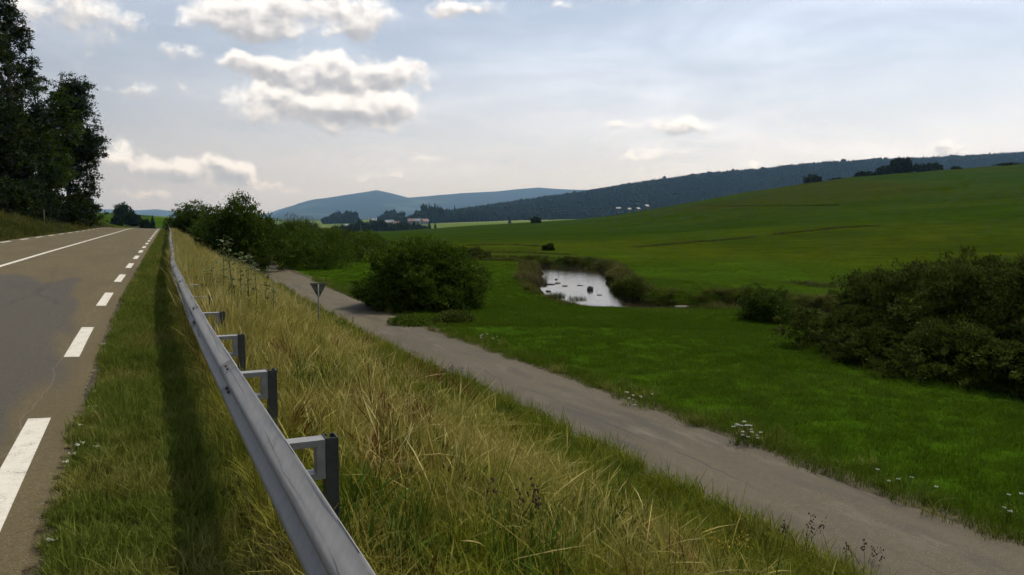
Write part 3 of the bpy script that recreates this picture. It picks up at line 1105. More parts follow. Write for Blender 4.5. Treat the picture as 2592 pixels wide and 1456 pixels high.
tn = .35 * edge + .35 * bey + .22 * sst(.50, .72, fbm(x, y, 3.0, 44)) + .55 * (1 - sst(.5, 2.0, river_dist(x, y)))
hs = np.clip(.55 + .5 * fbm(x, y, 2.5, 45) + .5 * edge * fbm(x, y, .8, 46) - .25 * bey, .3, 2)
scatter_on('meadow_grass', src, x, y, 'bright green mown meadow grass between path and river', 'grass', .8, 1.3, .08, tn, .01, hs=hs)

# ragged weeds along both path edges
src = [tuft('tuft', M['verge'], [(30, .14, .08, .26, .010, .9, 3), (10, .12, .2, .4, .005, .6, 4)], 110 + i) for i in range(5)]
S, X = rand_sx([(2, 44, 7.30, 8.1, 13), (2, 14, 4.1, 5.5, 44), (14, 40, 4.4, 5.46, 26)])
x, y = to_xy(S, X)
keep = (fbm(x, y, 1.0, 47) > .44) | (X < 5.3)
x, y, X = x[keep], y[keep], X[keep]
scatter_on('path_edge_weeds', src, x, y, 'ragged green weeds along the edges of the cycle path', 'weeds', .6, 1.2, .15, sst(.45, .7, fbm(x, y, .9, 48)) * .5, .01)

# broad-leaved weeds and reddish dead stalks scattered through the embankment
M['weed'] = leafy('broad_weed_leaves', [(0, (.022, .045, .003)), (.5, (.050, .088, .008)), (1, (.095, .14, .02))], 0.3,
                  tint=[(0, (.040, .016, .006)), (.5, (.105, .045, .014)), (1, (.19, .10, .03))])
src = [tuft('tuft', M['weed'], [(20, .12, .12, .34, .030, .9, 3), (9, .06, .30, .58, .008, .35, 4)], 190 + i) for i in range(5)]
S, X = rand_sx([(1.5, 14, .9, 5.0, 15), (14, 34, .8, 5.0, 7)])
x, y = to_xy(S, X)
keep = fbm(x, y, 1.4, 57) > .50
x, y = x[keep], y[keep]
scatter_on('broad_weeds', src, x, y, 'broad-leaved green and reddish weeds scattered through the embankment grass', 'weeds', .7, 1.3, .2,
           sst(.48, .56, fbm(x, y, 1.1, 58)), .01)

# grass bank beyond the road
src = [tuft('tuft', M['sedge'], [(40, .35, .25, .55, .02, .7, 3), (10, .3, .4, .8, .014, .6, 4, 1.6)], 130 + i) for i in range(4)]
S, X = rand_sx([(25, 170, -15, -8.3, 3.2)])
x, y = to_xy(S, X)
scatter_on('roadside_bank_grass', src, x, y, 'olive green rough grass on the bank across the road', 'grass', .7, 1.3, .12,
           np.clip(.06 + .4 * (fbm(x, y, 4, 49) - .4), 0, 1), .02, hs=.35 + .75 * sst(-8.4, -9.6, X))

# sedge along the river banks, ditch lines on the hillside
src = [tuft('tuft', M['sedge'], [(40, .22, .25, .65, .014, .8, 3), (8, .2, .5, .85, .010, .5, 4)], 150 + i) for i in range(4)]
x, y = rng.uniform(-30, 32, 90000), rng.uniform(20, 84, 90000)
rdv = river_dist(x, y)
keep = (rdv > .35) & (rdv < 1.2 + .8 * vnoise(x, y, 3, 4)) & (np.abs(x / y) < .75) & (rng.uniform(0, 1, len(x)) < .55)
x, y = x[keep], y[keep]
u_ = CU + F * x / y
d_ = y
front = (u_ > 1360) & (u_ < 1560) & (d_ < 44)          # low bank in front of the pool
hs = np.where(front, .28, .40 + .5 * (vnoise(x, y, 2.0, 7) - .3))
scatter_on('bank_sedge', src, x, y, 'dark sedge and rushes along the river banks', 'sedge', .75, 1.25, .15, .25 * fbm(x, y, 2.5, 50), .02, hs=hs)

DITCH = [[(1600, 627), (1690, 620), (1760, 613), (1860, 606), (1915, 600)], [(1960, 594), (2040, 586), (2130, 577), (2220, 572)],
         [(1750, 521), (1900, 522), (2040, 521), (2125, 520)], [(1235, 640), (1330, 640), (1440, 646)], [(1180, 622), (1300, 620), (1380, 625)], [(2010, 716), (2060, 722), (2110, 728)]]
px, py = [], []
for line in DITCH:
    for (a, b) in zip(line, line[1:]):
        m_ = max(8, int((b[0] - a[0]) * .55))
        for q in rng.uniform(0, 1, m_):
            gx, gy = on_ground(a[0] + (b[0] - a[0]) * q, a[1] + (b[1] - a[1]) * q, 20, 500)
            px.append(gx + rng.normal(0, .25))
            py.append(gy + rng.normal(0, .35))
px, py = np.array(px), np.array(py)
src = [tuft('tuft', M['sedge'], [(46, .6, .10, .32, .03, .8, 3)], 170 + i) for i in range(3)]
scatter_on('ditch_grass', src, px, py, 'dark lines of rough grass along ditches on the green hillside', 'grass', .8, 1.3, .15, np.full(len(px), .05), .02,
           hs=np.clip(np.hypot(px, py) / 160, .5, 1.4) * rng.uniform(.4, 1.3, len(px)))


# ------------------------------------------------------------------ shrubs and trees
def leaf_cloud(lobes, n, size, asp, seed, shell=0.55, outward=0.5, clump=0.0, droop=0.0):
    """diamond leaves spread through ellipsoid lobes (cx, cy, cz, rx, ry, rz)"""
    g = np.random.default_rng(seed)
    Lb = np.array(lobes, float)
    wgt = (Lb[:, 3] * Lb[:, 4] * Lb[:, 5]) ** .75
    k = g.choice(len(Lb), n, p=wgt / wgt.sum())
    if clump:
        nc = max(20, int(n / clump))
        kc = g.choice(len(Lb), nc, p=wgt / wgt.sum())
        dv = g.normal(size=(nc, 3))
        dv /= np.linalg.norm(dv, axis=1)[:, None]
        rr = g.uniform(0, 1, nc) ** shell
        cc = Lb[kc, :3] + dv * rr[:, None] * Lb[kc, 3:]
        nrm_c = dv
        ci = g.integers(0, nc, n)
        rad = (0.17 * np.mean(Lb[:, 3:]) * g.uniform(.5, 1.4, nc))[ci]
        off = g.normal(size=(n, 3)) * np.array([1, 1, .62])
        c = cc[ci] + off * rad[:, None] * .75
        nd = nrm_c[ci]
        sh = g.uniform(.1, .55, nc)[ci] + g.uniform(0, .4, n)
    else:
        dv = g.normal(size=(n, 3))
        dv /= np.linalg.norm(dv, axis=1)[:, None]
        rr = g.uniform(0, 1, n) ** shell * (1 + g.normal(0, .05, n))
        c = Lb[k, :3] + dv * rr[:, None] * Lb[k, 3:]
        nd = dv
        sh = g.uniform(0, 1, n)
    ax = nd * outward + g.normal(size=(n, 3)) * (1 - outward) + np.array([0, 0, .35 - droop])
    ax /= np.linalg.norm(ax, axis=1)[:, None]
    sd = np.cross(ax, g.normal(size=(n, 3)))
    sd /= np.linalg.norm(sd, axis=1)[:, None] + 1e-9
    ln = size * g.uniform(.6, 1.35, n)[:, None]
    wd = ln * asp * .5
    nb = np.cross(ax, sd) * ln * .12
    V = np.stack([c, c + ax * ln * .45 + sd * wd + nb, c + ax * ln, c + ax * ln * .45 - sd * wd + nb], 1)
    keep = V[:, :, 2].min(1) > -0.15
    V = V[keep].reshape(-1, 3)
    Fc = np.arange(len(V)).reshape(-1, 4)
    return V, Fc, np.repeat(sh[keep], 4)


def lobes_for(w, h, n, seed, low=0.0, dome=False):
    g = np.random.default_rng(seed)
    out = [(0, 0, h * .45, w * .36, w * .36, h * .45)]
    if dome == 2:
        out = [(0, 0, h * .10, w * .46, w * .46, h * .84)]
        for _ in range(n):
            a, e_ = g.uniform(0, 6.283), g.uniform(.02, .95) * 1.45
            q = g.uniform(.10, .19)
            out.append((w * .40 * math.cos(a) * math.cos(e_), w * .40 * math.sin(a) * math.cos(e_), h * (.08 + .76 * math.sin(e_)), w * q, w * q, h * q * 1.1))
        return out
    for _ in range(n):
        a, r = g.uniform(0, 6.283), w * .5 * g.uniform(.35, .72)
        q = g.uniform(.18, .36)
        zc = h * g.uniform(.22 + low, .72) * (1 - .35 * (r / (w * .5)) ** 2 * (1 if dome else .5))
        out.append((r * math.cos(a), r * math.sin(a), zc, w * q * .8, w * q * .8, min(h * q * 1.05, zc * 1.05)))
    return out


def stems_mesh(name, lobes, h, seed, n=7, r0=.05, spread=.35):
    g = np.random.default_rng(seed)
    b = MB()
    for i in range(n):
        lb = lobes[g.integers(0, len(lobes))]
        end = Vector((lb[0] + g.normal(0, .1) * lb[3], lb[1] + g.normal(0, .1) * lb[4], lb[2] + lb[5] * g.uniform(.3, .8)))
        st = Vector((g.normal(0, spread * .25), g.normal(0, spread * .25), -.15))
        mid = st.lerp(end, .45) + Vector((0, 0, h * .08))
        b.tube([st, st.lerp(mid, .5), mid, end], [r0, r0 * .8, r0 * .6, r0 * .18], 5)
    return b.mesh(name, True)


_meshes = {}


def shrub(name, x, y, w, h, label, cat, mat='willow', n=9000, size=.10, asp=.4, kind=0, seed=1, nl=9, rz=None, group=None, depth=1.0, clump=0,
          outward=.5, shell=.5, sink=0.0, z=None, n_stems=8, dome=True, stem_r=None):
    """kind > 0 shares its foliage and stems with the others of that kind"""
    key = (kind, mat)
    if not kind or key not in _meshes:
        lb = lobes_for(w, h, nl, seed, dome=dome)
        V, Fc, S = leaf_cloud(lb, n, size, asp, seed + 5, shell, outward, clump)
        fm = mesh_np('foliage', V, Fc, S)
        sm = stems_mesh('stem', lb, h, seed + 9, n_stems, stem_r or (.02 + .012 * h))
        if kind:
            _meshes[key] = (fm, sm, w, h)
        pw, ph = w, h
    else:
        fm, sm, pw, ph = _meshes[key]
    zz = (gz(x, y) if z is None else z) - sink
    root = empty(name, (x, y, zz), (seed * 2.399) % 6.283 if rz is None else rz)
    root.scale = (w / pw, w / pw * depth, h / ph)
    tag(root, label, cat, group)
    obj('foliage', fm, M[mat], root)
    obj('stem', sm, M['bark'], root)
    return root


def place(u, d):
    return ud(u, d)


# big rounded willow shrub beside the cycle path
x, y = place(1072, 29.8)
shrub('willow_shrub', x, y, 4.85, 2.75, 'large rounded dark green willow shrub standing alone beside the cycle path', 'shrub', 'willow', 110000, .105, .42, seed=3, nl=34, outward=.5, shell=.30, clump=22, rz=.4, dome=2)
# smaller bush nestled against its path side
x, y = place(1150, 25.0)
shrub('low_bush', x, y, 1.6, .42, 'low brownish weedy bush at the foot of the large willow, by the meadow', 'bush', 'thicket', 6000, .07, .4, seed=17, nl=6)
x, y = place(1040, 24.6)
shrub('low_bush', x, y, 1.6, .34, 'low green weedy bush between the path verge and the large willow', 'bush', 'willow', 5000, .07, .4, seed=18, nl=6)

# dark bushes right of the path further back
x, y = place(806, 53)
shrub('willow_shrub', x, y, 5.4, 3.0, 'dark green willow shrub where the path curves out of sight', 'shrub', 'willow', 40000, .10, .36, seed=21, nl=26, clump=22, rz=1.0, dome=2, shell=.35)
x, y = place(722, 57)
shrub('hedge_bush', x, y, 4.4, 3.0, 'dark bush tight behind the weeds at the far end of the path', 'bush', 'hawthorn', 24000, .11, .45, seed=22, nl=22, clump=22, dome=2, shell=.35)
x, y = place(770, 64)
shrub('twiggy_bush', x, y, 4.6, 3.9, 'bush with bare twigs sticking out of its top behind the path', 'bush', 'thicket', 13000, .12, .3, seed=23, nl=9, outward=.75, n_stems=20)
# tall shrubs on the embankment shoulder
x, y = place(612, 46)
shrub('hawthorn_tree', x, y, 4.6, 4.6, 'tallest dark hawthorn on the embankment, with ragged sunlit top twigs', 'tree', 'hawthorn', 30000, .13, .5, seed=31, nl=14, clump=26, z=-1.35)
x, y = place(665, 49)
shrub('hawthorn_tree', x, y, 3.4, 3.7, 'hawthorn sloping down from the tallest embankment tree towards the path', 'tree', 'hawthorn', 16000, .13, .5, seed=32, nl=10, clump=26, z=-1.5)
x, y = place(560, 58)
shrub('hawthorn_tree', x, y, 4.4, 4.2, 'ragged hawthorn between the two highest embankment trees', 'tree', 'hawthorn', 16000, .13, .5, seed=33, nl=10, clump=26, z=-1.4)
x, y = place(503, 72)
shrub('hawthorn_tree', x, y, 4.4, 4.4, 'round dark tree behind the dry grass, nearest the end of the guardrail', 'tree', 'hawthorn', 18000, .15, .5, seed=34, nl=10, clump=26, z=-1.2)
for i, (u, d, w, h) in enumerate([(468, 84, 3.6, 3.1), (448, 100, 3.2, 2.7), (535, 66, 3.4, 3.0)]):
    x, y = place(u, d)
    shrub('hawthorn_bush', x, y, w, h, ['low dark bush just left of the round embankment tree', 'farthest small bush where the guardrail meets the skyline',
          'low bush filling the gap right of the round embankment tree'][i], 'bush', 'hawthorn', 9000, .16, .5, seed=36 + i, nl=8, clump=26, z=-1.0)

# shrubs by the river behind the large willow
SH = [(940, 62, 4.2, 2.1, 'olive willow shrub peeping over the left shoulder of the large willow', 'willow'),
      (1195, 74, 3.6, 1.25, 'low brown-green shrub at the right behind the large willow, on the far bank', 'thicket'),
      (925, 92, 4.8, 2.4, 'rounded shrub behind the willows near the foot of the green field', 'willow'),
      (870, 100, 5.0, 2.0, 'flat pale willow scrub in the damp ground left of the green field', 'thicket'),
      (1388, 88, 1.5, .75, 'small round dark bush alone on the meadow beyond the river', 'hawthorn'),
      (885, 66, 2.2, .8, 'small bush between the path shrubs and the large willow', 'thicket'),
      (855, 150, 5.0, 2.2, 'scrubby bush in front of the dark hedge at the valley bottom', 'hawthorn')]
for i, (u, d, w, h, lab, mt) in enumerate(SH):
    x, y = place(u, d)
    shrub('riverside_shrub', x, y, w, h, lab, 'shrub', mt, 11000, .13, .4, seed=50 + i, nl=16, clump=24, dome=2, shell=.35)

# thicket by the river
TK = [(2130, 20.0, 3.2, 1.6, 'low end of the dark thicket, nearest the small river bush'),
      (2310, 20.6, 4.6, 2.6, 'tall brownish willow bush forming the left hump of the thicket'),
      (2490, 18.4, 4.4, 2.9, 'tall brownish willow bush at the middle of the thicket'),
      (2710, 16.6, 4.2, 3.2, 'dark willow bush cut off by the right picture edge'),
      (2420, 15.9, 3.0, 1.55, 'low shadowy bush in front of the thicket, above the meadow'),
      (2230, 17.9, 2.4, 1.2, 'low bush at the thicket front with a dark underside'),
      (2600, 14.6, 2.6, 1.35, 'lowest dark bush at the right edge, closest to the meadow grass')]
for i, (u, d, w, h, lab) in enumerate(TK):
    x, y = place(u, d)
    shrub('thicket_bush', x, y, w, h, lab, 'bush', 'thicket', 60000 if h > 2 else 26000, .085, .36, seed=70 + i, nl=22, clump=40, outward=.55, shell=.38, z=-1.95, n_stems=14, dome=2, stem_r=.018)
x, y = place(1945, 27.0)
shrub('river_bush', x, y, 2.2, 1.5, 'small green bush on the river bank between the stones and the thicket', 'bush', 'hawthorn', 16000, .07, .55, seed=90, nl=9, clump=20, z=-2.1)
x, y = place(1590, 38.8)
shrub('sedge_bush', x, y, 1.9, 1.25, 'olive rounded bush on the bank just right of the bright pool', 'bush', 'thicket', 12000, .10, .25, seed=91, nl=7, outward=.7, z=-2.3)

# trees on the hill crest
HT = [(2045, 352, 9.0, 4.6, 'rounded dark tree standing alone on the hill crest'),
      (2180, 352, 9, 2.6, 'low hedge bush at the left foot of the hilltop tree group'),
      (2222, 351, 8, 4.8, 'left shoulder tree of the hilltop group'),
      (2268, 352, 11, 7.4, 'tallest tree of the hilltop group, flat-topped'),
      (2318, 350, 6, 4.0, 'small round bush at the right front of the hilltop tree group'),
      (2345, 356, 9, 4.2, 'low right end tree of the hilltop group'),
      (2408, 348, 5, 1.6, 'small brown scrub right of the hilltop tree group'),
      (2110, 354, 7, 1.3, 'flat scrub between the lone hill tree and the hilltop group'),
      (1354, 318, 5.0, 3.2, 'dark squat tree on the green field edge before the bright valley meadow'),
      (2545, 352, 14, 1.2, 'thin low hedge on the hill crest at the right picture edge')]
for i, (u, d, w, h, lab) in enumerate(HT):
    x, y = place(u, d)
    shrub('hill_tree', x, y, w, h, lab, 'tree', 'ash', 5000, .55, .6, kind=3 + i % 2, seed=100 + i, nl=10, clump=20, sink=.3)
# trees beyond the crest of the road
for i, (u, d, w, h, lab) in enumerate([(322, 240, 7.0, 7.4, 'large rounded dark tree beyond the crest of the road'),
                                       (343, 232, 4.5, 4.8, 'right half of the dark tree pair beyond the road crest'),
                                       (306, 222, 3, 3.2, 'low bush at the foot of the dark tree beyond the road crest'),
                                       (372, 225, 3, 3.0, 'small shrub between the crest trees and the little spruce')]):
    x, y = place(u, d)
    shrub('roadside_tree', x, y, w, h, lab, 'tree', 'ash', 9000, .42, .6, kind=0, seed=120 + i, nl=10, clump=20, sink=.4)


def tree(name, x, y, h, w, label, seed, n=30000, zb=.1, mat='ash', size=.34, lean=0.0):
    g = np.random.default_rng(seed)
    lobes = []
    for i in range(26):
        zc = h * g.uniform(zb + .1, .90)
        prof = math.sin(math.pi * min(1, .22 + .72 * (zc / h))) ** .7
        a, r = g.uniform(0, 6.283), w * .5 * prof * g.uniform(.25, .8)
        q = w * g.uniform(.14, .24)
        lobes.append((r * math.cos(a), r * math.sin(a), zc, q, q, q * 1.15))
    lobes.append((0, 0, h * .9, w * .17, w * .17, h * .1))
    V, Fc, S = leaf_cloud(lobes, n, size, .42, seed + 3, .5, .35, 38, droop=.5)
    root = empty(name, (x, y, gz(x, y)), 0)
    tag(root, label, 'tree', 'tall trees across the road')
    obj('crown', mesh_np('crown', V, Fc, S), M[mat], root)
    b = MB()
    top = Vector((lean, 0, h * .85))
    pts = [Vector((0, 0, -.4)), Vector((0, 0, h * .18)), Vector((lean * .3, .1, h * .45)), top]
    b.tube(pts, [h * .020, h * .016, h * .011, h * .003], 8)
    tr = obj('trunk', b.mesh('trunk', True), M['bark'], root)
    for lb in lobes[:16]:
        b = MB()
        st = Vector((lean * .3 * lb[2] / h, 0, max(h * .1, lb[2] - h * .16)))
        en = Vector(lb[:3])
        md = st.lerp(en, .5) + Vector((0, 0, -h * .01))
        b.tube([st, md, en], [h * .006, h * .0045, h * .0015], 5)
        obj('limb', b.mesh('limb', True), M['bark'], tr)
    return root


x, y = place(-70, 82)
tree('ash_tree', x, y, 30.0, 13.5, 'tallest dark tree at the left picture edge, reaching the picture top', 201, 42000)
x, y = place(52, 90)
tree('ash_tree', x, y, 25.5, 9.5, 'second tall tree, with feathery shoots against the sky', 202, 34000)
x, y = place(186, 104)
tree('ash_tree', x, y, 19.6, 9.8, 'shorter broad tree at the right end of the roadside row', 203, 38000)
x, y = place(120, 96)
tree('ash_tree', x, y, 17.5, 9.0, 'lower mossy green tree in the middle of the roadside row', 204, 26000, .02, 'hawthorn')
x, y = place(20, 86)
tree('ash_tree', x, y, 13.0, 7.5, 'dark low-branched tree under the tallest roadside tree', 205, 22000, .02)
for i, (u, d, w, h, lab) in enumerate([(20, 80, 6.5, 4.5, 'dark undergrowth bush below the tallest roadside tree'), (95, 86, 6, 4.6, 'undergrowth bush behind the thin roadside pole'),
                                       (160, 94, 6, 4.2, 'undergrowth bush below the lower green tree'), (225, 104, 5.5, 4.6, 'bush under the overhanging branch at the end of the tree row')]):
    x, y = place(u, d)
    shrub('undergrowth_bush', x, y, w, h, lab, 'bush', 'ash', 9000, .26, .5, seed=210 + i, nl=9, clump=26)


def conifer(h, w, seed, tiers=7, n=9):
    g = np.random.default_rng(seed)
    b = MB()
    for k in range(tiers):
        z0 = h * (.08 + .86 * k / tiers)
        z1 = min(h, z0 + h * 1.9 / tiers)
        r = w * .5 * (1 - k / tiers) ** .8
        V = [(0, 0, z1)]
        for j in range(n * 2):
            a = math.pi * j / n + g.uniform(-.1, .1)
            rr = r * (1.0 if j % 2 else .55) * g.uniform(.75, 1.15)
            V.append((rr * math.cos(a), rr * math.sin(a), z0 - (.04 * h / tiers if j % 2 else -.1 * h / tiers) * 2))
        b.add(V, [(0, 1 + j, 1 + (j + 1) % (n * 2)) for j in range(n * 2)], float(g.uniform(.3, .65)))
    return b


def spruce(name, x, y, h, w, label, seed, sink=.3):
    root = empty(name, (x, y, gz(x, y) - sink), seed)
    tag(root, label, 'tree')
    obj('crown', conifer(h, w, seed, 12, 11).mesh('crown'), M['conifer'], root)
    b = MB()
    b.tube([(0, 0, -.3), (0, 0, h * .9)], [h * .02, h * .004], 6)
    obj('trunk', b.mesh('trunk', True), M['bark'], root)
    return root


x, y = place(393, 215)
spruce('spruce_tree', x, y, 4.6, 2.4, 'little dark spruce at the right verge beyond the road crest', 301)
x, y = place(697, 420)
spruce('spruce_tree', x, y, 9, 4.0, 'lone pointed spruce in the valley just right of the embankment trees', 302)
for i, (u, d, h, lab) in enumerate([(1088, 640, 8.0, 'first of two pointed trees at the right end of the dark hedge'), (1103, 650, 6.5, 'smaller pointed tree at the very end of the dark hedge'),
                                    (1290, 900, 9, 'dark rounded spruce pair standing before the bright strip of meadow')]):
    x, y = place(u, d)
    spruce('spruce_tree', x, y, h, h * .7, lab, 303 + i)

# forest and woods: countless far trees
lod = []
for i in range(5):
    o = obj('spruce', conifer(1.0, .30, 400 + i, 4, 4).mesh('spruce'), M['conifer'], link=False)
    lod.append(o)
for i in range(3):
    g = np.random.default_rng(430 + i)
    bm = MB()
    for k in range(6):
        c = Vector((g.normal(0, .14), g.normal(0, .14), g.uniform(.35, .78)))
        ph = [(c + Vector(v) * .24 * g.uniform(.8, 1.2)) for v in [(0, 0, 1), (.9, 0, .3), (.3, .85, .3), (-.7, .5, .3), (-.7, -.5, .3), (.3, -.85, .3), (.5, .4, -.7), (-.6, 0, -.7), (.4, -.5, -.7)]]
        bm.add(ph, [(0, 1, 2), (0, 2, 3), (0, 3, 4), (0, 4, 5), (0, 5, 1), (1, 6, 2), (2, 6, 7), (2, 7, 3), (3, 7, 4), (4, 7, 8), (4, 8, 5), (5, 8, 1), (1, 8, 6)], float(g.uniform(.2, .9)))
    lod.append(obj('broadleaf', bm.mesh('broadleaf'), M['conifer'], link=False))


def forest(name, x, y, z, h0, h1, label, tint=None, hm=1.0):
    n = len(x)
    hgt = hm * rng.uniform(h0, h1, n) * (1 + .25 * (rng.uniform(0, 1, n) > .93))
    wid = hgt * rng.uniform(.8, 1.25, n)
    scl = np.stack([wid, wid, hgt], -1)
    rot = np.stack([np.zeros(n), np.zeros(n), rng.uniform(0, 6.28, n)], -1)
    src_ = [o.copy() for o in lod]
    idx = np.where(rng.uniform(0, 1, n) < .93, rng.integers(0, 5, n), rng.integers(5, 8, n))
    return gn_scatter(name, src_, np.stack([x, y, z - .5], -1), rot, scl, idx, tint if tint is not None else rng.uniform(0, .5, n), label, 'forest')


n = 56000
uu = rng.uniform(1010, 3000, n)
dd_ = 1380 + (2360 - 1380) * rng.uniform(0, 1, n) ** .8
from_u = np.clip((uu - ru[0]) / (ru[1] - ru[0]), 0, len(ru) - 1.001)
iu = from_u.astype(int)
ju = np.clip(np.searchsorted(rd_, dd_) - 1, 0, len(rd_) - 2)
fd = (dd_ - rd_[ju]) / (rd_[ju + 1] - rd_[ju])
fu = from_u - iu
zz = (rZ[ju, iu] * (1 - fd) + rZ[ju + 1, iu] * fd) * (1 - fu) + (rZ[ju, iu + 1] * (1 - fd) + rZ[ju + 1, iu + 1] * fd) * fu
xx = (uu - CU) / F * dd_
forest('ridge_forest', xx, dd_, zz, 9, 17, 'dark spruce forest covering the long ridge on the right', sst(.5, .7, fbm(xx, dd_, 160, 91)) * .9)


def wood(name, u0, u1, d0, d1, h0, h1, n, label, v_shape=None):
    uu = rng.uniform(u0, u1, n)
    dd = rng.uniform(d0, d1, n)
    x, y = (uu - CU) / F * dd, dd
    e = 1 - np.abs((uu - (u0 + u1) / 2) / ((u1 - u0) / 2)) ** 3 * .55
    e = e * (.75 + .5 * fbm(uu, dd * .2, 16, 93, 2))
    o = forest(name, x, y, zground(x, y), h0, h1, label, hm=e)
    return o


wood('spruce_wood', 818, 912, 1480, 1620, 15, 23, 420, 'dark block of spruce trees left of the farm field in the valley')
wood('spruce_wood', 955, 1030, 1500, 1600, 15, 21, 300, 'block of dark trees right of the farm field, above the village')
wood('spruce_wood', 1012, 1026, 1500, 1520, 22, 26, 12, 'taller group of trees at the right end of the village wood')
wood('spruce_wood', 1050, 1130, 1330, 1600, 20, 28, 700, 'high dark wood above the village at the foot of the ridge')
wood('spruce_wood', 1130, 1260, 1330, 1560, 13, 21, 900, 'lower dark wood running along the valley below the ridge')
wood('hedge_wood', 838, 1085, 620, 680, 6.0, 10.0, 1000, 'long black hedge of trees across the valley floor before the village')
wood('hedge_wood', 700, 820, 480, 620, 5, 9, 260, 'scattered dark trees in the valley behind the path bushes')
wood('spruce_wood', 1030, 1300, 1600, 1900, 18, 26, 1200, 'dark forest skirt at the left foot of the long ridge')


# ------------------------------------------------------------------ guardrail
PROF = [(.0, .312), (.006, .304), (.040, .283), (.068, .264), (.079, .253), (.083, .238), (.079, .223), (.068, .212), (.040, .194), (.012, .175), (.005, .163),
        (.005, .149), (.012, .137), (.040, .118), (.068, .100), (.079, .089), (.083, .074), (.079, .059), (.068, .048), (.040, .029), (.006, .008), (.0, .0)]
RAIL_Z, RAIL_X = 0.418, 0.568
rail = empty('guardrail', (*to_xy(0.0, RAIL_X), 0.0))
rx0, ry0 = rail.location.x, rail.location.y
tag(rail, 'long grey galvanised steel guardrail on posts beside the road', 'guardrail')


def rail_pt(s):
    """foot line of the rail: lateral offset, height"""
    wob = .022 * math.sin(s * .21 + 1.0) * min(1, max(0, (s - 8) / 10)) + .016 * math.sin(s * .53) * min(1, max(0, (s - 10) / 15))
    wob += .05 * math.sin(s * .085 + 2.2) * min(1, max(0, (s - 24) / 20))
    zz = float(zroad(s)) + .012 * math.sin(s * .47 + .7) + .03 * math.sin(s * .11) * min(1, max(0, (s - 20) / 20))
    return RAIL_X + wob, zz


def beam(s0, s1, k):
    V, Fc = [], []
    ns = 9 if s0 < 14 else 3
    m_ = len(PROF)
    for i in range(ns):
        s = s0 + (s1 - s0 + .32) * i / (ns - 1) - .16
        X, zz = rail_pt(s)
        for layer in (0, 1):
            for j, (o_, h_) in enumerate(PROF):
                dent = .004 * math.sin(s * 5.1 + k) * (1 if j in (1, 2, 3) else 0) if s0 < 14 else 0
                off = o_ - (.003 if layer else 0) + (.0035 if k % 2 else 0)
                px, py = to_xy(s, X - off - dent)
                V.append((px - rx0, py - ry0, RAIL_Z + zz + h_ + (.0016 if k % 2 else 0) + dent))
    for i in range(ns - 1):
        a, b = i * 2 * m_, (i + 1) * 2 * m_
        for j in range(m_ - 1):
            Fc.append((a + j, b + j, b + j + 1, a + j + 1))
            Fc.append((a + m_ + j + 1, b + m_ + j + 1, b + m_ + j, a + m_ + j))
        for j in (0, m_ - 1):
            q = (a + j, a + m_ + j, b + m_ + j, b + j)
            Fc.append(q if j == 0 else q[::-1])
    for e in (0, (ns - 1) * 2 * m_):
        for j in range(m_ - 1):
            Fc.append((e + j, e + j + 1, e + m_ + j + 1, e + m_ + j))
    o = obj('beam', mesh_np('beam', np.array(V), Fc, smooth=True), M['rail'], rail)
    if s0 < 30:
        for ds in (-.10, .02):
            for o_, h_, tl in ((.045, .284, .6), (.010, .156, 0), (.045, .123, .6)):
                s = s1 + ds
                X, zz = rail_pt(s)
                px, py = to_xy(s, X - o_ - .006)
                px2, py2 = to_xy(s, X - o_ - .019)
                mb = MB()
                p0 = Vector((px - rx0, py - ry0, RAIL_Z + zz + h_))
                p1 = Vector((px2 - rx0, py2 - ry0, RAIL_Z + zz + h_ + tl * .016))
                mb.tube([p0, p0.lerp(p1, .75)], [.013, .010], 6)
                obj('bolt', mb.mesh('bolt'), M['bolt'], o)


S0 = -2.15
k = 0
s = S0 - 8
while s < 170:
    beam(s, s + 4.0, k)
    s += 4.0
    k += 1


def post_mesh():
    b = MB()
    w, d, t_ = .095, .062, .006
    z0, z1 = -.55, .65
    # channel section open away from the camera side
    b.box(-d / 2, d / 2, -w / 2, -w / 2 + t_, z0, z1)
    b.box(-d / 2, -d / 2 + t_, -w / 2 + t_, w / 2, z0, z1)
    b.box(d / 2 - t_, d / 2, -w / 2 + t_, w / 2, z0, z1)
    b.box(-d / 2 + t_, -d / 2 + .022, w / 2 - t_, w / 2, z0, z1)
    b.box(d / 2 - .022, d / 2 - t_, w / 2 - t_, w / 2, z0, z1)
    return b.mesh('post')


def spacer_mesh():
    b = MB()
    x0, x1 = -.222, -.033
    b.box(x0, x1, -.045, .045, .612, .644)
    b.box(x0, x1, -.045, .045, .446, .474)
    b.box(x1 - .042, x1, -.043, .043, .474, .612)
    b.box(x0, x0 + .014, -.043, .043, .474, .612)
    return b.mesh('spacer')


pm, sm = post_mesh(), spacer_mesh()
pm.materials.append(M['post'])
sm.materials.append(M['spacer'])
s = 4.05 - 8
while s < 64:
    X, zz = rail_pt(s)
    px, py = to_xy(s, X + .258)
    p = obj('post', pm, None, rail)
    p.location = (px - rx0, py - ry0, zz)
    p.rotation_euler = (0, 0, -TH - .03 * sst(3, 27, s))
    q = obj('spacer', sm, None, rail)
    q.location, q.rotation_euler = p.location, p.rotation_euler
    s += 1.97

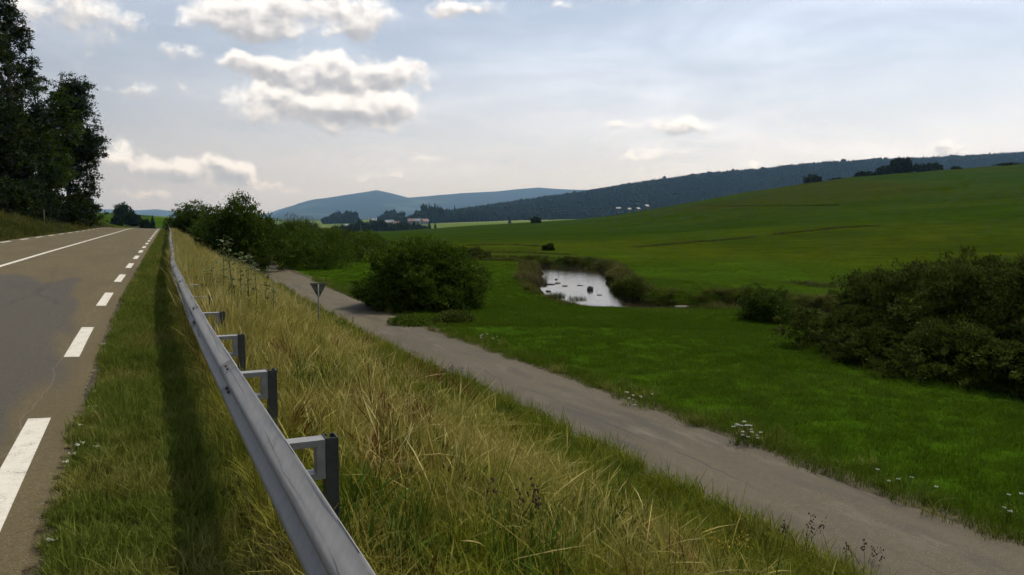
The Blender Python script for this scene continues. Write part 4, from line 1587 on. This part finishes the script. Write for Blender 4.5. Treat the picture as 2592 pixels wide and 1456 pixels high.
# ------------------------------------------------------------------ small things
# triangular sign seen from behind, on the embankment above the path
x, y = place(806, 20.0)
zg = gz(x, y)
sg = empty('give_way_sign', (x, y, zg), R(6))
tag(sg, 'grey back of a small downward-pointing triangular sign above the path', 'sign')
b = MB()
ztop, wd_ = .065 - zg, .21
tri = [(-wd_, ztop), (-wd_ + .018, ztop + .012), (wd_ - .018, ztop + .012), (wd_, ztop), (.014, ztop - .36), (-.014, ztop - .36)]
Vv = [(a, -.002, c) for a, c in tri] + [(a, .002, c) for a, c in tri]
b.add(Vv, [(0, 1, 2, 3, 4, 5)[::-1], (6, 7, 8, 9, 10, 11)] + [(i, (i + 1) % 6, 6 + (i + 1) % 6, 6 + i) for i in range(6)])
obj('plate', b.mesh('plate'), M['sign_back'], sg)
b = MB()
b.tube([(0, -.026, -.4), (0, -.026, ztop - .02)], .022, 8)
obj('pole', b.mesh('pole', True), M['sign_back'], sg)
for zc in (ztop - .05, ztop - .22):
    b = MB()
    b.box(-.06 if zc < ztop - .1 else -.14, .06 if zc < ztop - .1 else .14, -.012, -.003, zc - .012, zc + .012)
    obj('clamp', b.mesh('clamp'), M['dark_metal'], sg)

# thin pole on the bank across the road
x, y = place(121, 76)
sp = empty('snow_pole', (x, y, gz(x, y)))
tag(sp, 'thin dark snow pole standing in the rough grass below the roadside trees', 'pole')
b = MB()
b.tube([(0, 0, -.3), (0, 0, 1.75)], .035, 7)
obj('shaft', b.mesh('shaft', True), M['dark_metal'], sp)
b = MB()
b.tube([(0, 0, 1.75), (0, 0, 1.95)], .038, 7)
obj('cap', b.mesh('cap', True), M['sign_back'], sp)

# leafy saplings in the dry grass
SAP = [(566, 640, 14.8, 1.15), (588, 640, 15.6, 1.1), (610, 660, 14.4, .95), (632, 650, 15.5, .95), (650, 665, 16.0, .85), (668, 660, 16.5, .8), (690, 690, 17.5, .6), (545, 660, 14.0, .7), (600, 660, 13.6, .9), (625, 660, 17, .95)]
for i, (u, v, d, h) in enumerate(SAP):
    x, y = place(u, d)
    g = np.random.default_rng(500 + i)
    root = empty('willow_sapling', (x, y, gz(x, y)), i * 1.3)
    h = h * 1.25 + .1
    tag(root, ['tallest leafy sapling rising from the dry grass, leftmost pale top', 'tall leafy sapling beside the tallest one, second pale top', 'leafy sapling in front of the two tallest saplings',
               'leafy sapling right of the two tallest, rounded top', 'leafy sapling at the shoulder of the sapling clump', 'lower leafy sapling on the path side of the clump',
               'short leafy sapling lowest on the embankment, nearest the path bend', 'short yellowish sapling left of the clump, nearest the guardrail', 'leafy sapling with dark stem at the front of the clump',
               'leafy sapling at the back of the clump against the dark bushes'][i], 'sapling', 'saplings in the embankment grass')
    b = MB()
    lx, ly = g.normal(0, .08), g.normal(0, .08)
    b.tube([(0, 0, -.1), (lx * .3, ly * .3, h * .5), (lx, ly, h)], [.009, .007, .002], 5)
    obj('stem', b.mesh('stem', True), M['stem'], root)
    nl = 46
    t = g.uniform(.30, 1.0, nl) ** .8
    a = g.uniform(0, 6.283, nl)
    dirs = np.stack([np.cos(a), np.sin(a), g.uniform(-.25, .5, nl)], -1)
    c = np.stack([lx * t, ly * t, h * t], -1)
    ln = .085 * g.uniform(.7, 1.4, nl)[:, None]
    st = c + dirs * .06 * g.uniform(.2, 1.5, nl)[:, None]
    sd = np.cross(dirs, [0, 0, 1])
    sd /= np.linalg.norm(sd, axis=1)[:, None]
    up = np.cross(sd, dirs) * .1
    V = np.stack([st, st + dirs * ln * .35 + sd * ln * .30 + up * ln, st + dirs * ln * .75 + sd * ln * .22, st + dirs * ln, st + dirs * ln * .75 - sd * ln * .22, st + dirs * ln * .35 - sd * ln * .30 + up * ln], 1).reshape(-1, 3)
    obj('leaves', mesh_np('leaves', V, np.arange(nl * 6).reshape(-1, 6), np.repeat(g.uniform(.2, 1, nl), 6)), M['sapling'], root)


# white umbel flowers beside the path
def umbel(u, v, zoff, n, spread, hmin, hmax, label, seed):
    x, y = on_ground(u, v)
    g = np.random.default_rng(seed)
    root = empty('wild_carrot', (x, y, gz(x, y)), 0)
    tag(root, label, 'flowers', 'white flowers beside the path')
    bl = blade_mesh('leaves', 70, spread * .9, .08, .24, .012, .9, 3, seed)
    obj('leaves', mesh_np('leaves', *bl), M['verge'], root)
    for i in range(n):
        ex, ey, hh = g.normal(0, spread * .6), g.normal(0, spread * .5), g.uniform(hmin, hmax)
        b = MB()
        b.tube([(ex * .5, ey * .5, 0), (ex * .8, ey * .8, hh * .6), (ex, ey, hh)], .0025, 4)
        stem = obj('flower_stem', b.mesh('flower_stem'), M['stem'], root)
        b = MB()
        for j in range(9):
            a, r = g.uniform(0, 6.28), .022 * math.sqrt(g.uniform(0, 1))
            cx, cy, r2 = ex + r * math.cos(a), ey + r * math.sin(a), .008
            top = hh + .008 * g.uniform(.2, 1)
            b.add([(cx + r2 * math.cos(w), cy + r2 * math.sin(w), top - .006) for w in (0, 1.05, 2.1, 3.14, 4.19, 5.24)] + [(cx, cy, top + .006)], [(q, (q + 1) % 6, 6) for q in range(6)])
        obj('flower_head', b.mesh('flower_head'), M['white_flower'], stem)


umbel(1605, 1035, 0, 9, .22, .10, .26, 'middle clump of white umbel flowers on the meadow side of the path', 601)
umbel(1885, 1125, 0, 20, .22, .10, .30, 'largest clump of white umbel flowers beside the path', 602)
umbel(2290, 1245, 0, 5, .30, .1, .22, 'few low white flowers beside the path, right of the largest clump', 603)
umbel(1245, 870, 0, 6, .28, .15, .3, 'small distant sprinkle of white flowers where the path bends', 604)
umbel(2560, 1320, 0, 5, .2, .12, .28, 'white flowers beside the path at the right picture edge', 605)


# brown dock seed heads in the dry grass
def dock(u, v, h, label, seed, yellow=False):
    x, y = on_ground(u, v)
    g = np.random.default_rng(seed)
    root = empty('dock_plant', (x, y, gz(x, y)), 0)
    tag(root, label, 'weed', 'brown seed heads in the embankment grass')
    for i in range(5):
        b = MB()
        a = g.uniform(0, 6.28)
        e = Vector((.16 * math.cos(a), .16 * math.sin(a), h * g.uniform(.75, 1.05)))
        b.tube([(0, 0, -.05), e * .5 + Vector((0, 0, h * .1)), e], [.003, .002, .0012], 4)
        st = obj('stem', b.mesh('stem'), M['stem'], root)
        b = MB()
        for j in range(12):
            c = e + Vector(g.normal(0, .017, 3)) + Vector((0, 0, -.10 * g.uniform(-.2, 1)))
            r = .007 * g.uniform(.7, 1.5)
            b.add([c + Vector(v_) * r for v_ in [(1, 0, 0), (0, 1, 0), (-1, 0, 0), (0, -1, 0), (0, 0, 1.3), (0, 0, -1.3)]],
                  [(0, 1, 4), (1, 2, 4), (2, 3, 4), (3, 0, 4), (1, 0, 5), (2, 1, 5), (3, 2, 5), (0, 3, 5)])
        obj('flower_head' if yellow else 'seed_head', b.mesh('seed_head'), M['yellow'] if yellow else M['seed'], st)


dock(2030, 1425, .40, 'brown dock seed heads rising in front of the path near the bottom edge', 701)
dock(2190, 1452, .22, 'dark seed heads at the bottom edge, rightmost by the path', 702)
dock(880, 850, .55, 'dark seed heads against the path below the triangular sign', 703)
dock(1050, 960, .5, 'brown seed heads at the embankment edge, middle of the slope', 704)
dock(1150, 1000, .6, 'greyish dead weed overlapping the path edge', 705)
dock(1290, 1400, .42, 'brown weed low in the near embankment grass', 706)
dock(1840, 1440, .32, 'small yellow flowers low in the grass near the bottom edge', 707, True)

# pale flower heads at the road edge
SPOT = [(240, 992), (238, 1030), (205, 1077), (232, 1083), (195, 1128), (212, 1122), (245, 1132), (168, 1170), (188, 1150), (262, 872), (130, 1368)]
for i, (u, v) in enumerate(SPOT):
    x, y = at(u, v, .04)
    g = np.random.default_rng(800 + i)
    root = empty('yarrow', (x, y, 0.0))
    tag(root, 'small pale flower head in the grass at the road edge', 'flower', 'pale flowers at the road edge')
    b = MB()
    b.tube([(0, 0, -.02), (0, 0, .045)], .002, 4)
    st = obj('stem', b.mesh('stem'), M['stem'], root)
    b = MB()
    for j in range(8):
        cx, cy, r2 = g.normal(0, .016), g.normal(0, .011), .008
        b.add([(cx + r2 * math.cos(w), cy + r2 * math.sin(w), .045) for w in (0, 1.05, 2.1, 3.14, 4.19, 5.24)] + [(cx, cy, .054)], [(q, (q + 1) % 6, 6) for q in range(6)])
    obj('flower_head', b.mesh('flower_head'), M['white_flower'], root)


# river stones
def stone(x, y, z, w, h, mat, label, seed):
    g = np.random.default_rng(seed)
    n, m_ = 10, 6
    V = [(0, 0, h)]
    for i in range(1, m_):
        ph = math.pi * i / m_
        for j in range(n):
            a = 2 * math.pi * j / n
            r = w * .5 * math.sin(ph) ** .7 * g.uniform(.82, 1.15)
            V.append((r * math.cos(a), r * math.sin(a) * .75, h * math.cos(ph) * g.uniform(.85, 1.1)))
    V.append((0, 0, -h))
    Fc = [(0, 1 + j, 1 + (j + 1) % n) for j in range(n)]
    for i in range(m_ - 2):
        for j in range(n):
            Fc.append((1 + i * n + j, 1 + (i + 1) * n + j, 1 + (i + 1) * n + (j + 1) % n, 1 + i * n + (j + 1) % n))
    e = 1 + (m_ - 2) * n
    Fc += [(len(V) - 1, e + (j + 1) % n, e + j) for j in range(n)]
    o = obj('river_stone', mesh_np('river_stone', np.array(V), Fc, smooth=True), M[mat])
    o.location = (x, y, z)
    o.rotation_euler = (0, 0, g.uniform(0, 6))
    tag(o, label, 'stone', 'stones in the river')


ST = [(1494, 734, .42, .22, 'dark_stone', 'largest dark boulder in the middle of the pool'), (1408, 708, .30, .07, 'dark_stone', 'small dark stone near the far left of the pool'),
      (1392, 720, .8, .06, 'dark_stone', 'long dark stone bar at the left of the pool'), (1412, 717, .5, .07, 'dark_stone', 'dark stone beside the stone bar in the pool'),
      (1430, 724, .55, .05, 'dark_stone', 'flat dark stone right of the stone bar'), (1468, 723, .4, .04, 'dark_stone', 'thin flat stone above the boulder in the pool'),
      (1388, 738, .35, .07, 'dark_stone', 'dark stone at the left pool edge'), (1518, 747, .4, .04, 'dark_stone', 'thin flat stone right below the boulder'),
      (1818, 780, .35, .10, 'stone', 'leftmost pale stone of the row by the river bush'), (1832, 783, .4, .11, 'stone', 'second pale stone of the row by the river bush'),
      (1846, 786, .42, .10, 'stone', 'broad pale stone nearest the river bush'), (1725, 776, .9, .05, 'stone', 'flat pale gravel slab in the dark stretch of river')]
for i, (u, v, w, h, mt, lab) in enumerate(ST):
    x, y = at(u, v, WATER)
    stone(x, y, WATER + h * .15, w, h, mt, lab, 900 + i)


# reeds at the pool
def reed(u, d, w, h, n, label, seed, z=None, mat='reed'):
    x, y = place(u, d)
    root = empty('reed_clump', (x, y, gz(x, y) if z is None else z))
    tag(root, label, 'reeds')
    obj('blades', mesh_np('blades', *blade_mesh('blades', n, w * .5, h * .5, h, .013, .5, 4, seed, 0.0, (.1, 1), .22)), M[mat], root)


reed(1350, 44.5, 1.6, .95, 900, 'tan reed clump on the left bank of the pool', 951, -2.2)
reed(1331, 46.5, 1.3, .9, 500, 'lower brown reeds left of the tan reed clump', 952, -2.1)
reed(1408, 39.0, .9, .45, 320, 'green rushes on the near edge of the pool', 953, -2.3, 'sedge')
reed(1462, 38.4, 1.0, .36, 200, 'thin rushes against the bright water at the pool front', 954, -2.35, 'sedge')


# ------------------------------------------------------------------ far buildings
def house(u, d, w, dp, h, rh, roof, label, rz=0.0, wallm='wall', z=None):
    x, y = place(u, d)
    zz = (gz(x, y) if z is None else z)
    root = empty('farm_house', (x, y, zz), rz)
    tag(root, label, 'house', 'houses of the far village')
    b = MB()
    b.box(-w / 2, w / 2, -dp / 2, dp / 2, -1.0, h)
    b.add([(-w / 2, -dp / 2, h), (-w / 2, dp / 2, h), (-w / 2, 0, h + rh)], [(0, 1, 2)])
    b.add([(w / 2, -dp / 2, h), (w / 2, dp / 2, h), (w / 2, 0, h + rh)], [(0, 2, 1)])
    obj('wall', b.mesh('wall'), M[wallm], root)
    b = MB()
    o_, e = .5, .35
    for sgn in (-1, 1):
        y0, z0 = sgn * (dp / 2 + o_), h - o_ * rh / (dp / 2)
        b.add([(-w / 2 - o_, y0, z0 + .05), (w / 2 + o_, y0, z0 + .05), (w / 2 + o_, 0, h + rh + .05), (-w / 2 - o_, 0, h + rh + .05),
               (-w / 2 - o_, y0, z0 + e), (w / 2 + o_, y0, z0 + e), (w / 2 + o_, 0, h + rh + e), (-w / 2 - o_, 0, h + rh + e)],
              [(0, 1, 2, 3), (7, 6, 5, 4), (0, 4, 5, 1), (1, 5, 6, 2), (3, 7, 4, 0)])
    rf = obj('roof', b.mesh('roof'), M[roof], root)
    if w > 5:
        b = MB()
        b.box(w * .2, w * .2 + .9, -.45, .45, h + rh * .6, h + rh + 1.4)
        obj('chimney', b.mesh('chimney'), M[wallm], rf)
    for j, wx in enumerate((-.3, 0, .3) if w > 5 else ()):
        b = MB()
        b.box(wx * w - .6, wx * w + .6, -dp / 2 - .05, -dp / 2 + .02, h * .35, h * .75)
        obj('window', b.mesh('window'), M['dark_metal'], root)


house(947, 1560, 15, 9, 4.5, 4.0, 'roof_grey', 'pale farmhouse alone at the top of the valley field', .3, 'wall_white')
house(974, 1240, 9, 7, 4.5, 3.2, 'roof_grey', 'grey-roofed house at the left end of the village', .5)
house(990, 1270, 11, 8, 5, 3.4, 'roof_grey', 'second village house from its left end, grey roof', -.2, 'wall_white')
house(1004, 1180, 10, 8, 4, 3.4, 'roof_red', 'red-roofed village house low behind the hedge', .2)
house(1044, 1300, 12, 9, 5.5, 3.8, 'roof_red', 'broad pale village house under the high dark wood', .1, 'wall_white')
house(1060, 1290, 10, 8, 5.5, 3.4, 'roof_grey', 'pale house right of the broad village house', -.4, 'wall_white')
house(1077, 1260, 11, 8, 5, 3.6, 'roof_red', 'rightmost village house with a pale gable', .7, 'wall_white')
house(903, 900, 24, 12, 3.5, 2.6, 'roof_grey', 'long low barn with pale grey roof behind the dark hedge', .02)
for i, (u, vt) in enumerate([(1563, 526), (1590, 528), (1612, 527), (1633, 520)]):
    d = 420
    zt = H + d * (HOR - vt) / F
    house(u, d, 1.5 if i in (0, 3) else .9, 1.5, 1.5, .5, 'roof_grey', ['leftmost white hut peeping over the green hill', 'tiny white hut second from the left on the hill edge',
          'tiny white hut second from the right on the hill edge', 'rightmost white hut peeping over the green hill'][i], .2 * i, 'hut', z=zt - 2.0)

# radio mast on the mountain top
x, y = place(955, 9500)
zt = H + 9500 * (HOR - 484) / F
ms = empty('radio_mast', (x, y, zt))
tag(ms, 'tiny radio mast on the peak of the blue mountain', 'mast')
b = MB()
for a in (0, 2.09, 4.19):
    b.tube([(4 * math.cos(a), 4 * math.sin(a), -10), (.8 * math.cos(a), .8 * math.sin(a), 30)], [.8, .5], 4)
for q in range(6):
    r = 4 - 3.2 * (q * 6 + 10) / 40
    b.tube([(r * math.cos(a), r * math.sin(a), q * 6) for a in (0, 2.09, 4.19, 6.28)], .3, 4)
obj('lattice', b.mesh('lattice'), M['dark_metal'], ms)
b = MB()
b.tube([(0, 0, 28), (0, 0, 44)], .5, 5)
obj('antenna', b.mesh('antenna'), M['dark_metal'], ms)

# ------------------------------------------------------------------ haze
b = MB()
b.box(-17000, 17000, -17000, 17000, -60, 470)
hz = obj('haze', b.mesh('haze'))
hm = bpy.data.materials.new('haze_air')
hm.use_nodes = True
ht = NT(hm.node_tree)
ht.n.clear()
ho = ht.node('ShaderNodeOutputMaterial')
pv = ht.node('ShaderNodeVolumePrincipled')
pv.inputs['Color'].default_value = (.35, .63, 1.0, 1)
pv.inputs['Absorption Color'].default_value = (1, 1, 1, 1)
pv.inputs['Density'].default_value = 7.2e-5
pv.inputs['Anisotropy'].default_value = 0.25
ht.l.new(pv.outputs[0], ho.inputs['Volume'])
hz.data.materials.append(hm)
tag(hz, 'thin blue summer haze filling the valley air', 'haze', kind='stuff')
